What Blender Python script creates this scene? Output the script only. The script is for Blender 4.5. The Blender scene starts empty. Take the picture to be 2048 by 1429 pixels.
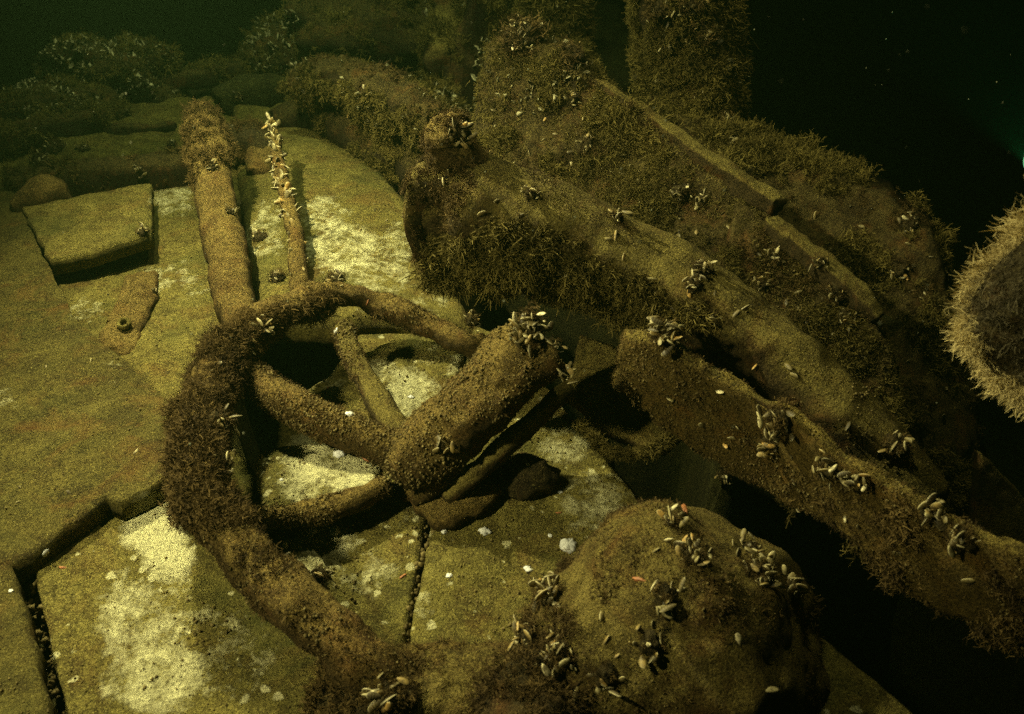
import bpy, math, random
import numpy as np
from mathutils import Vector, Matrix

# ------------------------------------------------------------------ camera, water light, lamps, exposure
scene = bpy.context.scene
COL = scene.collection
random.seed(7)
RNG = np.random.default_rng(7)

FPX, CX, CY = 1607.0, 1024.0, 714.5          # focal length and centre in photograph pixels
CAM_H, PITCH = 1.35, math.radians(36.0)

cam_data = bpy.data.cameras.new("camera")
cam = bpy.data.objects.new("camera", cam_data)
COL.objects.link(cam)
cam.location = (0, 0, CAM_H)
cam.rotation_euler = (math.radians(90) - PITCH, 0, 0)
cam_data.sensor_width = 36.0
cam_data.lens = FPX / 2048.0 * 36.0
cam_data.clip_start, cam_data.clip_end = 0.02, 200.0
cam_data.dof.use_dof = True
cam_data.dof.focus_distance = 2.25
cam_data.dof.aperture_fstop = 4.5
scene.camera = cam

world = bpy.data.worlds.new("World")
scene.world = world
world.use_nodes = True
wn, wl = world.node_tree.nodes, world.node_tree.links
for n in list(wn):
    wn.remove(n)
w_out = wn.new("ShaderNodeOutputWorld")
w_bg = wn.new("ShaderNodeBackground")
w_sky = wn.new("ShaderNodeTexSky")
w_sky.sky_type = 'NISHITA'
w_sky.sun_disc = False
w_sky.sun_elevation = math.radians(4)
w_sky.sun_rotation = math.radians(200)
w_mix = wn.new("ShaderNodeMix")
w_mix.data_type = 'RGBA'
w_mix.blend_type = 'MULTIPLY'
w_mix.inputs[0].default_value = 1.0
w_mix.inputs[7].default_value = (0.30, 1.0, 0.35, 1)     # daylight left after metres of green water
wl.new(w_sky.outputs[0], w_mix.inputs[6])
wl.new(w_mix.outputs[2], w_bg.inputs[0])
w_bg.inputs[1].default_value = 0.008
wl.new(w_bg.outputs[0], w_out.inputs[0])


def spot(name, loc, target, power, color, angle, blend, radius):
    d = bpy.data.lights.new(name, 'SPOT')
    d.energy, d.color = power, color
    d.spot_size, d.spot_blend = math.radians(angle), blend
    d.shadow_soft_size = radius
    o = bpy.data.objects.new(name, d)
    COL.objects.link(o)
    o.location = loc
    o.rotation_euler = (Vector(target) - Vector(loc)).to_track_quat('-Z', 'Y').to_euler()
    return o


# the divers' lamps: one held high over the far side of the wheel, a weaker one beside the camera; the far one is added
spot("dive_lamp_key", (-1.25, 2.45, 1.70), (-0.20, 1.95, 0.0), 560.0, (1.0, 0.95, 0.51), 124, 1.0, 0.03)
spot("dive_lamp_fill", (-1.50, 0.75, 1.55), (-0.42, 1.25, 0.0), 250.0, (1.0, 0.93, 0.50), 82, 1.0, 0.04)
spot("dive_lamp_high", (0.35, 2.75, 2.75), (0.75, 2.55, 0.35), 165.0, (1.0, 0.95, 0.51), 110, 1.0, 0.05)
spot("far_fill_lamp", (-1.05, 3.45, 2.20), (-0.70, 4.3, 0.1), 215.0, (0.85, 1.0, 0.50), 140, 1.0, 0.05)  # added lamp without a visible source, brightens the far background

vs = scene.view_settings
scene.display_settings.display_device = 'sRGB'
vs.view_transform = 'Standard'
vs.look = 'None'
vs.exposure = -0.22
vs.gamma = 1.0
vs.use_curve_mapping = False
cy = scene.cycles
cy.max_bounces = 4
cy.diffuse_bounces = 2
cy.glossy_bounces = 1
cy.transmission_bounces = 1
cy.transparent_max_bounces = 4
cy.volume_bounces = 0
cy.sample_clamp_direct = 8.0
cy.sample_clamp_indirect = 1.0
cy.use_denoising = False          # fine grit is kept, with the grain of a dark photograph

# ------------------------------------------------------------------ pixel <-> place
FWD = np.array([0, math.cos(PITCH), -math.sin(PITCH)])
UPV = np.array([0, math.sin(PITCH), math.cos(PITCH)])
RGT = np.array([1.0, 0, 0])
EYE = np.array([0, 0, CAM_H])


def ray(px, py):
    return FWD + RGT * ((px - CX) / FPX) - UPV * ((py - CY) / FPX)


def atz(px, py, z):
    d = ray(px, py)
    return EYE + d * ((z - CAM_H) / d[2])


def aty(px, py, y):
    d = ray(px, py)
    return EYE + d * (y / d[1])


def proj(P):
    v = np.asarray(P) - EYE
    dep = np.maximum(v @ FWD, 1e-3)
    return CX + FPX * (v @ RGT) / dep, CY - FPX * (v @ UPV) / dep


def zs(l):
    return [atz(*p) for p in l]


def ys(l):
    return [aty(*p) for p in l]


# ------------------------------------------------------------------ noise
def _hash(ix, iy, iz):
    h = (ix * 374761393 + iy * 668265263 + iz * 2147483647 + 1013904223) & 0xFFFFFFFF
    h = ((h ^ (h >> 13)) * 1274126177) & 0xFFFFFFFF
    h = ((h ^ (h >> 16)) * 2246822519) & 0xFFFFFFFF
    return ((h >> 8) & 0xFFFF) / 32767.5 - 1.0


def vnoise(p):
    i = np.floor(p).astype(np.int64)
    f = p - i
    u = f * f * f * (f * (f * 6 - 15) + 10)
    r = 0
    for dx in (0, 1):
        for dy in (0, 1):
            for dz in (0, 1):
                w = (u[:, 0] if dx else 1 - u[:, 0]) * (u[:, 1] if dy else 1 - u[:, 1]) * (u[:, 2] if dz else 1 - u[:, 2])
                r = r + w * _hash(i[:, 0] + dx, i[:, 1] + dy, i[:, 2] + dz)
    return r


def fbm(p, scale, octaves=3, seed=0.0):
    p = np.asarray(p) * scale + seed * 17.31
    a, s, r = 1.0, 1.0, 0
    for k in range(octaves):
        r = r + a * vnoise(p * s + k * 5.17)
        a *= 0.5
        s *= 2.03
    return r / 1.6


# ------------------------------------------------------------------ mesh helpers
GEO = {}


def mesh_data(name, V, F, smooth=True, attrs=None):
    V = np.ascontiguousarray(V, dtype=np.float32)
    F = np.ascontiguousarray(F, dtype=np.int32)
    me = bpy.data.meshes.new(name)
    me.vertices.add(len(V))
    me.vertices.foreach_set("co", V.ravel())
    k = F.shape[1]
    me.loops.add(F.size)
    me.loops.foreach_set("vertex_index", F.ravel())
    me.polygons.add(len(F))
    me.polygons.foreach_set("loop_start", np.arange(0, F.size, k, dtype=np.int32))
    if smooth:
        me.polygons.foreach_set("use_smooth", np.ones(len(F), dtype=bool))
    for an, av in (attrs or {}).items():
        a = me.attributes.new(an, 'FLOAT', 'POINT')
        a.data.foreach_set("value", np.ascontiguousarray(av, dtype=np.float32))
    me.update(calc_edges=True)
    me.validate()
    return me


def tag(o, label=None, cat=None, group=None, kind=None):
    if label:
        o["label"] = label
    if cat:
        o["category"] = cat
    if group:
        o["group"] = group
    if kind or cat:
        o["kind"] = kind or "thing"
    return o


def mk(name, VF, mat, parent=None, smooth=True, attrs=None, **kw):
    V, F = VF
    if name != "seabed":                       # faces look outwards
        a, b, c, d = (V[F[:, k]] - V.mean(0) for k in range(4))
        if np.sum(a * np.cross(b, c)) + np.sum(a * np.cross(c, d)) < 0:
            F = F[:, ::-1]
    me = mesh_data(name, V, F, smooth, attrs)
    me.materials.append(mat)
    o = bpy.data.objects.new(name, me)
    COL.objects.link(o)
    if parent is not None:
        o.parent = parent
    GEO[o.name] = (np.asarray(V, dtype=float), np.asarray(F))
    return tag(o, **kw)


def empty(name, **kw):
    o = bpy.data.objects.new(name, None)
    COL.objects.link(o)
    return tag(o, **kw)


def catmull(P, n):
    P = np.asarray(P, dtype=float)
    if len(P) == 2:
        return P[0] + (P[1] - P[0]) * np.linspace(0, 1, n)[:, None]
    Q = np.vstack([2 * P[0] - P[1], P, 2 * P[-1] - P[-2]])
    t = np.linspace(0, len(P) - 1 - 1e-9, n)
    i = t.astype(int)
    f = (t - i)[:, None]
    a, b, c, d = Q[i], Q[i + 1], Q[i + 2], Q[i + 3]
    return 0.5 * (2 * b + (c - a) * f + (2 * a - 5 * b + 4 * c - d) * f ** 2 + (3 * b - a - 3 * c + d) * f ** 3)


def polyline(P, n):
    P = np.asarray(P, dtype=float)
    t = np.linspace(0, len(P) - 1 - 1e-9, n)
    i = t.astype(int)
    f = (t - i)[:, None]
    return P[i] * (1 - f) + P[i + 1] * f


def sweep(P, R, step=0.012, around=22, box=2.0, amp=0.006, nscale=14.0, seed=0.0, rfun=None, flat=1.0, cap=(1, 1), amp2=0.0, hollow=(0, 0)):
    """a rough, rounded bar along P with radius R (list); box > 2 squares the section; flat scales its height"""
    P = np.asarray(P, dtype=float)
    L = np.sum(np.linalg.norm(np.diff(P, axis=0), axis=1))
    n = max(6, int(L / step))
    C = catmull(P, n)
    r = catmull(np.array([[x, 0, 0] for x in R]), n)[:, 0] if len(R) == len(P) else np.interp(np.linspace(0, 1, n), np.linspace(0, 1, len(R)), R)
    T = np.gradient(C, axis=0)
    T /= np.linalg.norm(T, axis=1)[:, None]
    S = np.cross(T, [0, 0, 1.0])
    S /= np.maximum(np.linalg.norm(S, axis=1), 1e-4)[:, None]
    U = np.cross(S, T)
    ph = np.linspace(0, 2 * math.pi, around, endpoint=False)
    c, s = np.cos(ph), np.sin(ph)
    e = 2.0 / box
    c, s = np.sign(c) * np.abs(c) ** e, np.sign(s) * np.abs(s) ** e * flat
    t = np.linspace(0, 1, n)
    m = np.ones((n, around))
    if rfun is not None:
        m = rfun(t[:, None], ph[None, :]) * m
    D = c[None, :, None] * S[:, None, :] + s[None, :, None] * U[:, None, :]
    ring = C[:, None, :] + D * (r[:, None] * m)[:, :, None]
    q = ring.reshape(-1, 3)
    dis = fbm(q, nscale, 3, seed) * amp
    if amp2:
        dis = dis + fbm(q, nscale * 5, 2, seed + 3) * amp2
    q = q + (D / np.maximum(np.linalg.norm(D, axis=2), 1e-5)[:, :, None]).reshape(-1, 3) * dis[:, None]
    V = [q]
    idx = np.arange(n * around).reshape(n, around)
    F = []
    a, b = idx[:-1], idx[1:]
    F.append(np.stack([a, np.roll(a, -1, 1), np.roll(b, -1, 1), b], -1).reshape(-1, 4))
    base = n * around
    for end, sgn, row in ((0, -1, idx[0]), (n - 1, 1, idx[-1])):
        if not cap[0 if end == 0 else 1]:
            continue
        prev = row
        ctr = q[row].mean(0)
        hol = hollow[0 if end == 0 else 1]
        for k, (sc, off) in enumerate(((0.82, 0.05), (0.66, -0.5), (0.4, -1.6)) if hol else ((0.86, 0.25), (0.6, 0.45), (0.25, 0.5))):
            pts = ctr + (q[row] - ctr) * sc + T[end] * sgn * off * r[end] * 0.55
            pts = pts + fbm(pts, 30, 2, seed + 9)[:, None] * T[end] * amp * 1.5
            V.append(pts)
            cur = np.arange(base, base + around)
            base += around
            A, B = (prev, cur) if sgn > 0 else (cur, prev)
            F.append(np.stack([A, np.roll(A, -1), np.roll(B, -1), B], -1))
            prev = cur
        V.append(ctr[None] + T[end] * sgn * (-0.95 if hol else 0.28) * r[end])
        a0, a1, a2 = prev[0::2], prev[1::2], np.roll(prev, -2)[0::2]
        ci = np.full(len(a0), base)
        base += 1
        F.append(np.stack([a0, a1, a2, ci] if sgn > 0 else [a2, a1, a0, ci], -1))
    V, F = np.vstack(V), np.vstack(F)
    return V, F


def slab(A, B, th=0.04, res=0.013, rnd=0.007, amp=0.004, nscale=9.0, seed=0.0, rag=0.007, smoothA=False, bulge=0.0, amp2=0.0015, back=None, maxn=150):
    """a board whose face is ruled between polylines A and B (same number of points), rounded at its rim, with thickness th"""
    A, B = np.asarray(A, dtype=float), np.asarray(B, dtype=float)
    LA = max(np.sum(np.linalg.norm(np.diff(A, axis=0), axis=1)), np.sum(np.linalg.norm(np.diff(B, axis=0), axis=1)))
    LW = np.mean(np.linalg.norm(A - B, axis=1))
    nu, nv = int(np.clip(LA / res, 8, maxn)), int(np.clip(LW / res, 6, maxn))
    f = catmull if smoothA else polyline
    a, b = f(A, nu), f(B, nu)
    v = np.linspace(0, 1, nv)
    # crowd rows towards the rim so that the rounded edge is resolved
    v = v - 0.35 / (2 * math.pi) * np.sin(2 * math.pi * v)
    G = a[:, None, :] * (1 - v[None, :, None]) + b[:, None, :] * v[None, :, None]
    gu, gv = np.gradient(G, axis=0), np.gradient(G, axis=1)
    N = np.cross(gu, gv)
    N /= np.maximum(np.linalg.norm(N, axis=2), 1e-9)[:, :, None]
    if np.mean(N @ (EYE - G.reshape(-1, 3).mean(0))) < 0:
        N = -N
    Nm = N.reshape(-1, 3).mean(0)
    Nm /= np.linalg.norm(Nm)
    wid = np.linalg.norm(b - a, axis=1)[:, None]
    seg = np.concatenate([[0], np.cumsum(np.linalg.norm(np.diff((a + b) / 2, axis=0), axis=1))])
    du = np.minimum(seg, seg[-1] - seg)[:, None]
    dv = np.minimum(v, 1 - v)[None, :] * wid
    d = np.minimum(du, dv)
    k = np.clip(1 - d / rnd, 0, 1)
    drop = min(rnd, th * 0.9) * (1 - np.sqrt(np.maximum(0, 1 - k * k)))
    q = G.reshape(-1, 3)
    h = fbm(q, nscale, 3, seed) * amp + fbm(q, nscale * 6, 2, seed + 2) * amp2
    if bulge:
        h = h + bulge * (np.sin(np.pi * v)[None, :] * np.ones((nu, 1))).ravel()
    w = np.stack([fbm(q, 22, 3, seed + 5), fbm(q, 22, 3, seed + 6), fbm(q, 22, 3, seed + 7)], 1)
    w -= (w @ Nm)[:, None] * Nm
    edge = np.clip(1 - d.ravel() / 0.05, 0, 1)[:, None]
    off = w * rag * edge
    top = q + off + N.reshape(-1, 3) * (h - drop.ravel())[:, None]
    bk = (-Nm if back is None else np.asarray(back, dtype=float)) * th
    bot = q + off + bk + N.reshape(-1, 3) * (h * 0.5)[:, None]
    n = nu * nv
    V = np.vstack([top, bot])
    i = np.arange(n).reshape(nu, nv)
    F = [np.stack([i[:-1, :-1], i[1:, :-1], i[1:, 1:], i[:-1, 1:]], -1).reshape(-1, 4)]
    F.append(F[0][:, ::-1] + n)
    bd = np.concatenate([i[:, 0], i[-1, 1:], i[-2::-1, -1], i[0, -2:0:-1]])
    nx = np.roll(bd, -1)
    F.append(np.stack([bd, bd + n, nx + n, nx], -1))
    return V, np.vstack(F)


def blob(c, r, nu=40, nv=26, amp=0.12, nscale=3.0, seed=0.0, amp2=0.03, flatbottom=None, power=1.0):
    th = np.linspace(0, 2 * math.pi, nu, endpoint=False)
    ph = np.linspace(0, math.pi, nv)
    X = np.stack([np.outer(np.sin(ph), np.cos(th)), np.outer(np.sin(ph), np.sin(th)), np.outer(np.cos(ph), np.ones(nu))], -1).reshape(-1, 3)
    m = 1 + fbm(X, nscale * 0.5, 3, seed) * amp * 2 + fbm(X, nscale * 3, 2, seed + 4) * amp2
    V = np.asarray(c) + X * np.asarray(r) * m[:, None]
    i = np.arange(nu * nv).reshape(nv, nu)
    a, b = i[:-1], i[1:]
    F = np.stack([a, b, np.roll(b, -1, 1), np.roll(a, -1, 1)], -1).reshape(-1, 4)
    return V, F


# ------------------------------------------------------------------ materials
def new_mat(name):
    m = bpy.data.materials.new(name)
    m.use_nodes = True
    nt = m.node_tree
    for n in list(nt.nodes):
        nt.nodes.remove(n)
    out = nt.nodes.new("ShaderNodeOutputMaterial")
    bs = nt.nodes.new("ShaderNodeBsdfPrincipled")
    nt.links.new(bs.outputs[0], out.inputs[0])
    return m, nt, bs


def noise_node(nt, co, scale, detail=3.0, rough=0.55, dist=0.0):
    n = nt.nodes.new("ShaderNodeTexNoise")
    n.inputs["Scale"].default_value = scale
    n.inputs["Detail"].default_value = detail
    n.inputs["Roughness"].default_value = rough
    n.inputs["Distortion"].default_value = dist
    nt.links.new(co, n.inputs["Vector"])
    return n.outputs["Fac"]


def maprange(nt, src, a, b, c=0.0, d=1.0):
    n = nt.nodes.new("ShaderNodeMapRange")
    n.inputs[1].default_value, n.inputs[2].default_value = a, b
    n.inputs[3].default_value, n.inputs[4].default_value = c, d
    nt.links.new(src, n.inputs[0])
    return n.outputs[0]


def mixc(nt, fac, a, b, blend='MIX'):
    n = nt.nodes.new("ShaderNodeMix")
    n.data_type = 'RGBA'
    n.blend_type = blend
    for s, k in ((fac, 0), (a, 6), (b, 7)):
        if isinstance(s, (int, float)):
            n.inputs[k].default_value = s
        elif isinstance(s, tuple):
            n.inputs[k].default_value = (*s, 1.0)
        else:
            nt.links.new(s, n.inputs[k])
    return n.outputs[2]


def math_node(nt, op, a, b=None):
    n = nt.nodes.new("ShaderNodeMath")
    n.operation = op
    for s, k in ((a, 0), (b, 1)):
        if s is None:
            continue
        if isinstance(s, (int, float)):
            n.inputs[k].default_value = s
        else:
            nt.links.new(s, n.inputs[k])
    return n.outputs[0]


def silt_mat(name, c1, c2, rust=0.0, pale=0.0, spots=0.0, green=0.0, grit=1.0, pale_col=(0.78, 0.73, 0.38), rust_col=(0.20, 0.085, 0.02), side=None):
    m, nt, bs = new_mat(name)
    tc = nt.nodes.new("ShaderNodeTexCoord")
    co = tc.outputs["Object"]
    big = noise_node(nt, co, 5.0, 6.0, 0.62)
    fine = noise_node(nt, co, 115.0, 3.0, 0.7)
    vfine = noise_node(nt, co, 240.0, 2.0, 0.6)
    col = mixc(nt, maprange(nt, big, 0.36, 0.64), c1, c2)
    # grains of the silt: dark and light
    mid = noise_node(nt, co, 38.0, 5.0, 0.75)
    patch = maprange(nt, noise_node(nt, co, 7.0, 4.0, 0.6), 0.38, 0.60, 0.35, 1.0)
    col = mixc(nt, math_node(nt, 'MULTIPLY', maprange(nt, mid, 0.49, 0.60, 0.0, 0.75), patch), col, tuple(x * 0.35 for x in c1))
    col = mixc(nt, math_node(nt, 'MULTIPLY', maprange(nt, fine, 0.49, 0.62, 0.0, 0.85), patch), col, tuple(x * 0.24 for x in c1))
    blot = noise_node(nt, co, 13.0, 7.0, 0.7, 0.8)
    col = mixc(nt, maprange(nt, blot, 0.49, 0.62, 0.0, 0.75), col, (c1[0] * .42, c1[1] * .36, c1[2] * .40))
    blot2 = noise_node(nt, co, 9.0, 6.0, 0.65, 0.5)
    col = mixc(nt, maprange(nt, blot2, 0.56, 0.70, 0.0, 0.55), col, (c2[0] * 1.35, c2[1] * 1.38, c2[2] * 1.5))
    col = mixc(nt, maprange(nt, vfine, 0.55, 0.66, 0.0, 0.5), col, tuple(min(1, x * 1.9) for x in c2))
    sp = noise_node(nt, co, 210.0, 2.0, 0.5)
    col = mixc(nt, maprange(nt, sp, 0.66, 0.72, 0.0, 0.6), col, (0.46, 0.40, 0.12))
    if green:
        g = noise_node(nt, co, 2.6, 4.0, 0.6)
        col = mixc(nt, maprange(nt, g, 0.5, 0.68, 0.0, green), col, (0.060, 0.072, 0.016))
    if rust:
        r = noise_node(nt, co, 7.0, 6.0, 0.7, 0.6)
        col = mixc(nt, maprange(nt, r, 0.52, 0.72, 0.0, rust), col, rust_col)
    if side is not None:                       # silt lies on the upper faces; bare wood or iron flanks, darkened for shade too
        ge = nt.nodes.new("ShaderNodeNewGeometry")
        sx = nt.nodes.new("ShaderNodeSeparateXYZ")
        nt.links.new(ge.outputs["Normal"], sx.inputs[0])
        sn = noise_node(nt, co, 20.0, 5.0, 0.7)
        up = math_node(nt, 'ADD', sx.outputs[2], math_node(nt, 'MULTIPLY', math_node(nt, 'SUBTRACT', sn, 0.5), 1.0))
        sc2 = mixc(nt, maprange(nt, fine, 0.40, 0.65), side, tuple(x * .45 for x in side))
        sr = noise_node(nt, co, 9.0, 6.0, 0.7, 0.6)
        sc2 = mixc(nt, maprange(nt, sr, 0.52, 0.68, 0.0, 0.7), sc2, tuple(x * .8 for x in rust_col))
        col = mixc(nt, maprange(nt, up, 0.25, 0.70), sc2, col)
    # pale encrusted patches: where the 'pale' attribute says the silt has been swept away, ragged by noise
    at = nt.nodes.new("ShaderNodeAttribute")
    at.attribute_name = "pale"
    pn = noise_node(nt, co, 16.0, 8.0, 0.72, 0.4)
    pn2 = noise_node(nt, co, 55.0, 4.0, 0.7)
    s = math_node(nt, 'ADD', at.outputs["Fac"], math_node(nt, 'MULTIPLY', math_node(nt, 'SUBTRACT', pn, 0.5), 2.2))
    s = math_node(nt, 'ADD', s, math_node(nt, 'MULTIPLY', math_node(nt, 'SUBTRACT', pn2, 0.5), 1.1))
    s = math_node(nt, 'ADD', s, pale)
    pf = maprange(nt, s, 0.40, 0.92)
    pc = mixc(nt, maprange(nt, pn2, 0.35, 0.7), tuple(x * 0.72 for x in pale_col), pale_col)
    pc = mixc(nt, maprange(nt, fine, 0.52, 0.64, 0.0, 0.55), pc, tuple(x * 0.45 for x in pale_col))
    col = mixc(nt, pf, col, pc)
    if spots:
        vo = nt.nodes.new("ShaderNodeTexVoronoi")
        vo.inputs["Scale"].default_value = 34.0
        wv = nt.nodes.new("ShaderNodeVectorMath")
        wv.operation = 'ADD'
        nz = nt.nodes.new("ShaderNodeTexNoise")
        nz.inputs["Scale"].default_value = 60.0
        nt.links.new(co, nz.inputs["Vector"])
        sc = nt.nodes.new("ShaderNodeVectorMath")
        sc.operation = 'SCALE'
        sc.inputs[3].default_value = 0.02
        nt.links.new(nz.outputs["Color"], sc.inputs[0])
        nt.links.new(co, wv.inputs[0])
        nt.links.new(sc.outputs[0], wv.inputs[1])
        nt.links.new(wv.outputs[0], vo.inputs["Vector"])
        sepc = nt.nodes.new("ShaderNodeSeparateColor")
        nt.links.new(vo.outputs["Color"], sepc.inputs[0])
        rad = maprange(nt, sepc.outputs[0], 0.72 - 0.3 * spots, 1.0, -0.15, 0.42)
        sf = maprange(nt, math_node(nt, 'SUBTRACT', rad, vo.outputs["Distance"]), 0.0, 0.09, 0.0, 0.8)
        col = mixc(nt, sf, col, tuple(x * 0.9 for x in pale_col))
    nt.links.new(col, bs.inputs["Base Color"])
    bs.inputs["Roughness"].default_value = 0.92
    bs.inputs["Specular IOR Level"].default_value = 0.18
    b1 = nt.nodes.new("ShaderNodeBump")
    b1.inputs["Strength"].default_value = 0.9
    b1.inputs["Distance"].default_value = 0.022 * grit
    g1 = noise_node(nt, co, 70.0, 4.0, 0.7)
    nt.links.new(g1, b1.inputs["Height"])
    b2 = nt.nodes.new("ShaderNodeBump")
    b2.inputs["Strength"].default_value = 1.0
    b2.inputs["Distance"].default_value = 0.010 * grit
    g2 = noise_node(nt, co, 190.0, 3.0, 0.7)
    nt.links.new(g2, b2.inputs["Height"])
    nt.links.new(b1.outputs[0], b2.inputs["Normal"])
    b3 = nt.nodes.new("ShaderNodeBump")
    b3.inputs["Strength"].default_value = 1.0
    b3.inputs["Distance"].default_value = 0.006
    nt.links.new(pf, b3.inputs["Height"])
    nt.links.new(b2.outputs[0], b3.inputs["Normal"])
    nt.links.new(b3.outputs[0], bs.inputs["Normal"])
    return m


def tint_mat(name, ca, cb, rough=0.85):
    m, nt, bs = new_mat(name)
    at = nt.nodes.new("ShaderNodeAttribute")
    at.attribute_name = "tint"
    nt.links.new(mixc(nt, at.outputs["Fac"], ca, cb), bs.inputs["Base Color"])
    bs.inputs["Roughness"].default_value = rough
    bs.inputs["Specular IOR Level"].default_value = 0.15
    return m


M = {}
M['deck'] = silt_mat('silted_planking', (0.15, 0.122, 0.026), (0.24, 0.196, 0.046), rust=0.4, pale=-0.20, spots=0.0, green=0.6)
M['deck_spotted'] = silt_mat('encrusted_planking', (0.16, 0.133, 0.029), (0.265, 0.22, 0.053), rust=0.3, pale=-0.08, spots=0.9, green=0.7)
M['slab'] = silt_mat('brown_silt', (0.094, 0.075, 0.016), (0.145, 0.117, 0.026), rust=0.5, pale=-0.35, green=0.35)
M['seabed'] = silt_mat('green_silt', (0.05, 0.046, 0.012), (0.095, 0.086, 0.022), pale=-0.6, green=0.5, grit=2.0)
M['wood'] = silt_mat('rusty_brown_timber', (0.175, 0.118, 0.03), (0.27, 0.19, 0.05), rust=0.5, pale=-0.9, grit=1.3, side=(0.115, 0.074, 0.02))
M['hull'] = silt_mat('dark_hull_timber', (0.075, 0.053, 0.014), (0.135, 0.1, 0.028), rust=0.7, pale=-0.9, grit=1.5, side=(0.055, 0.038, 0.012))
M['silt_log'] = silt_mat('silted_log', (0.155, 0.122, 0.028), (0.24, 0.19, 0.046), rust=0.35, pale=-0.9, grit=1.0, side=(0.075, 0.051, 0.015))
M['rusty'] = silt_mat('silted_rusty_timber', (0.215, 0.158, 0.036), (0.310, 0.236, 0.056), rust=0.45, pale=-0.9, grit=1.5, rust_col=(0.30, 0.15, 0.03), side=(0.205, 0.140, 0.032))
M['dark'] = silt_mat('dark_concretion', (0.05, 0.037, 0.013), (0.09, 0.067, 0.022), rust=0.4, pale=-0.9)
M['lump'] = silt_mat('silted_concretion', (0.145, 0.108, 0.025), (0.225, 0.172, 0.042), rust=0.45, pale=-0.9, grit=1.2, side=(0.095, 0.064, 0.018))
M['algae'] = tint_mat('olive_algae', (0.048, 0.037, 0.009), (0.195, 0.152, 0.037))
M['algae_brown'] = tint_mat('brown_algae', (0.032, 0.020, 0.007), (0.155, 0.103, 0.031))
M['fur'] = tint_mat('lit_hydroids', (0.34, 0.26, 0.10), (0.85, 0.68, 0.30))  # lamp light on the fringe is put into this lighter colour
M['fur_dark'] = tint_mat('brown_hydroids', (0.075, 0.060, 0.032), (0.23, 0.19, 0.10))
M['nub'] = tint_mat('silt_crumbs', (0.07, 0.052, 0.018), (0.20, 0.155, 0.055))


def shell_mat():
    m, nt, bs = new_mat('mussel_shell')
    oi = nt.nodes.new("ShaderNodeObjectInfo")
    tc = nt.nodes.new("ShaderNodeTexCoord")
    ramp = nt.nodes.new("ShaderNodeValToRGB")
    ramp.color_ramp.interpolation = 'CONSTANT'
    cols = [(0.0, (0.042, 0.030, 0.010)), (0.20, (0.120, 0.088, 0.024)), (0.40, (0.21, 0.165, 0.055)), (0.58, (0.30, 0.205, 0.055)),
            (0.72, (0.40, 0.34, 0.15)), (0.87, (0.55, 0.33, 0.08)), (0.92, (0.80, 0.70, 0.38))]
    el = ramp.color_ramp.elements
    el[0].position, el[0].color = 0.0, (*cols[0][1], 1)
    el[1].position, el[1].color = cols[1][0], (*cols[1][1], 1)
    for p, c in cols[2:]:
        e = el.new(p)
        e.color = (*c, 1)
    nt.links.new(oi.outputs["Random"], ramp.inputs[0])
    sep = nt.nodes.new("ShaderNodeSeparateXYZ")
    nt.links.new(tc.outputs["Object"], sep.inputs[0])
    # growth rings along the shell and a pale lip where the valves meet
    wob = noise_node(nt, tc.outputs["Object"], 5.0, 3.0)
    ring = math_node(nt, 'SINE', math_node(nt, 'ADD', math_node(nt, 'MULTIPLY', sep.outputs[1], 38.0), math_node(nt, 'MULTIPLY', wob, 9.0)))
    col = mixc(nt, maprange(nt, ring, 0.1, 1.0, 0.0, 0.45), ramp.outputs[0], (0.30, 0.25, 0.11))
    lip = maprange(nt, math_node(nt, 'ABSOLUTE', sep.outputs[2]), 0.012, 0.035, 0.85, 0.0)
    col = mixc(nt, lip, col, (0.62, 0.54, 0.27))
    dirt = noise_node(nt, tc.outputs["Object"], 3.5, 5.0, 0.7)
    col = mixc(nt, maprange(nt, dirt, 0.46, 0.60, 0.0, 0.85), col, (0.085, 0.065, 0.028))
    nt.links.new(col, bs.inputs["Base Color"])
    bs.inputs["Roughness"].default_value = 0.55
    bs.inputs["Specular IOR Level"].default_value = 0.35
    return m


M['mussel'] = shell_mat()


def plain(name, col, rough=0.7, var=0.3, scale=60):
    m, nt, bs = new_mat(name)
    tc = nt.nodes.new("ShaderNodeTexCoord")
    n = noise_node(nt, tc.outputs["Object"], scale, 4.0, 0.65)
    nt.links.new(mixc(nt, maprange(nt, n, 0.35, 0.65), tuple(c * (1 - var) for c in col), col), bs.inputs["Base Color"])
    bs.inputs["Roughness"].default_value = rough
    return m


M['white'] = plain('white_shell', (0.80, 0.79, 0.72), 0.6, 0.25)
M['orange'] = plain('orange_shell', (0.42, 0.16, 0.05), 0.6, 0.5)
M['particle'] = plain('floating_silt', (0.30, 0.31, 0.18), 0.9, 0.1)
M['metal'] = plain('black_anodised_metal', (0.03, 0.035, 0.035), 0.4, 0.2)

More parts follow.
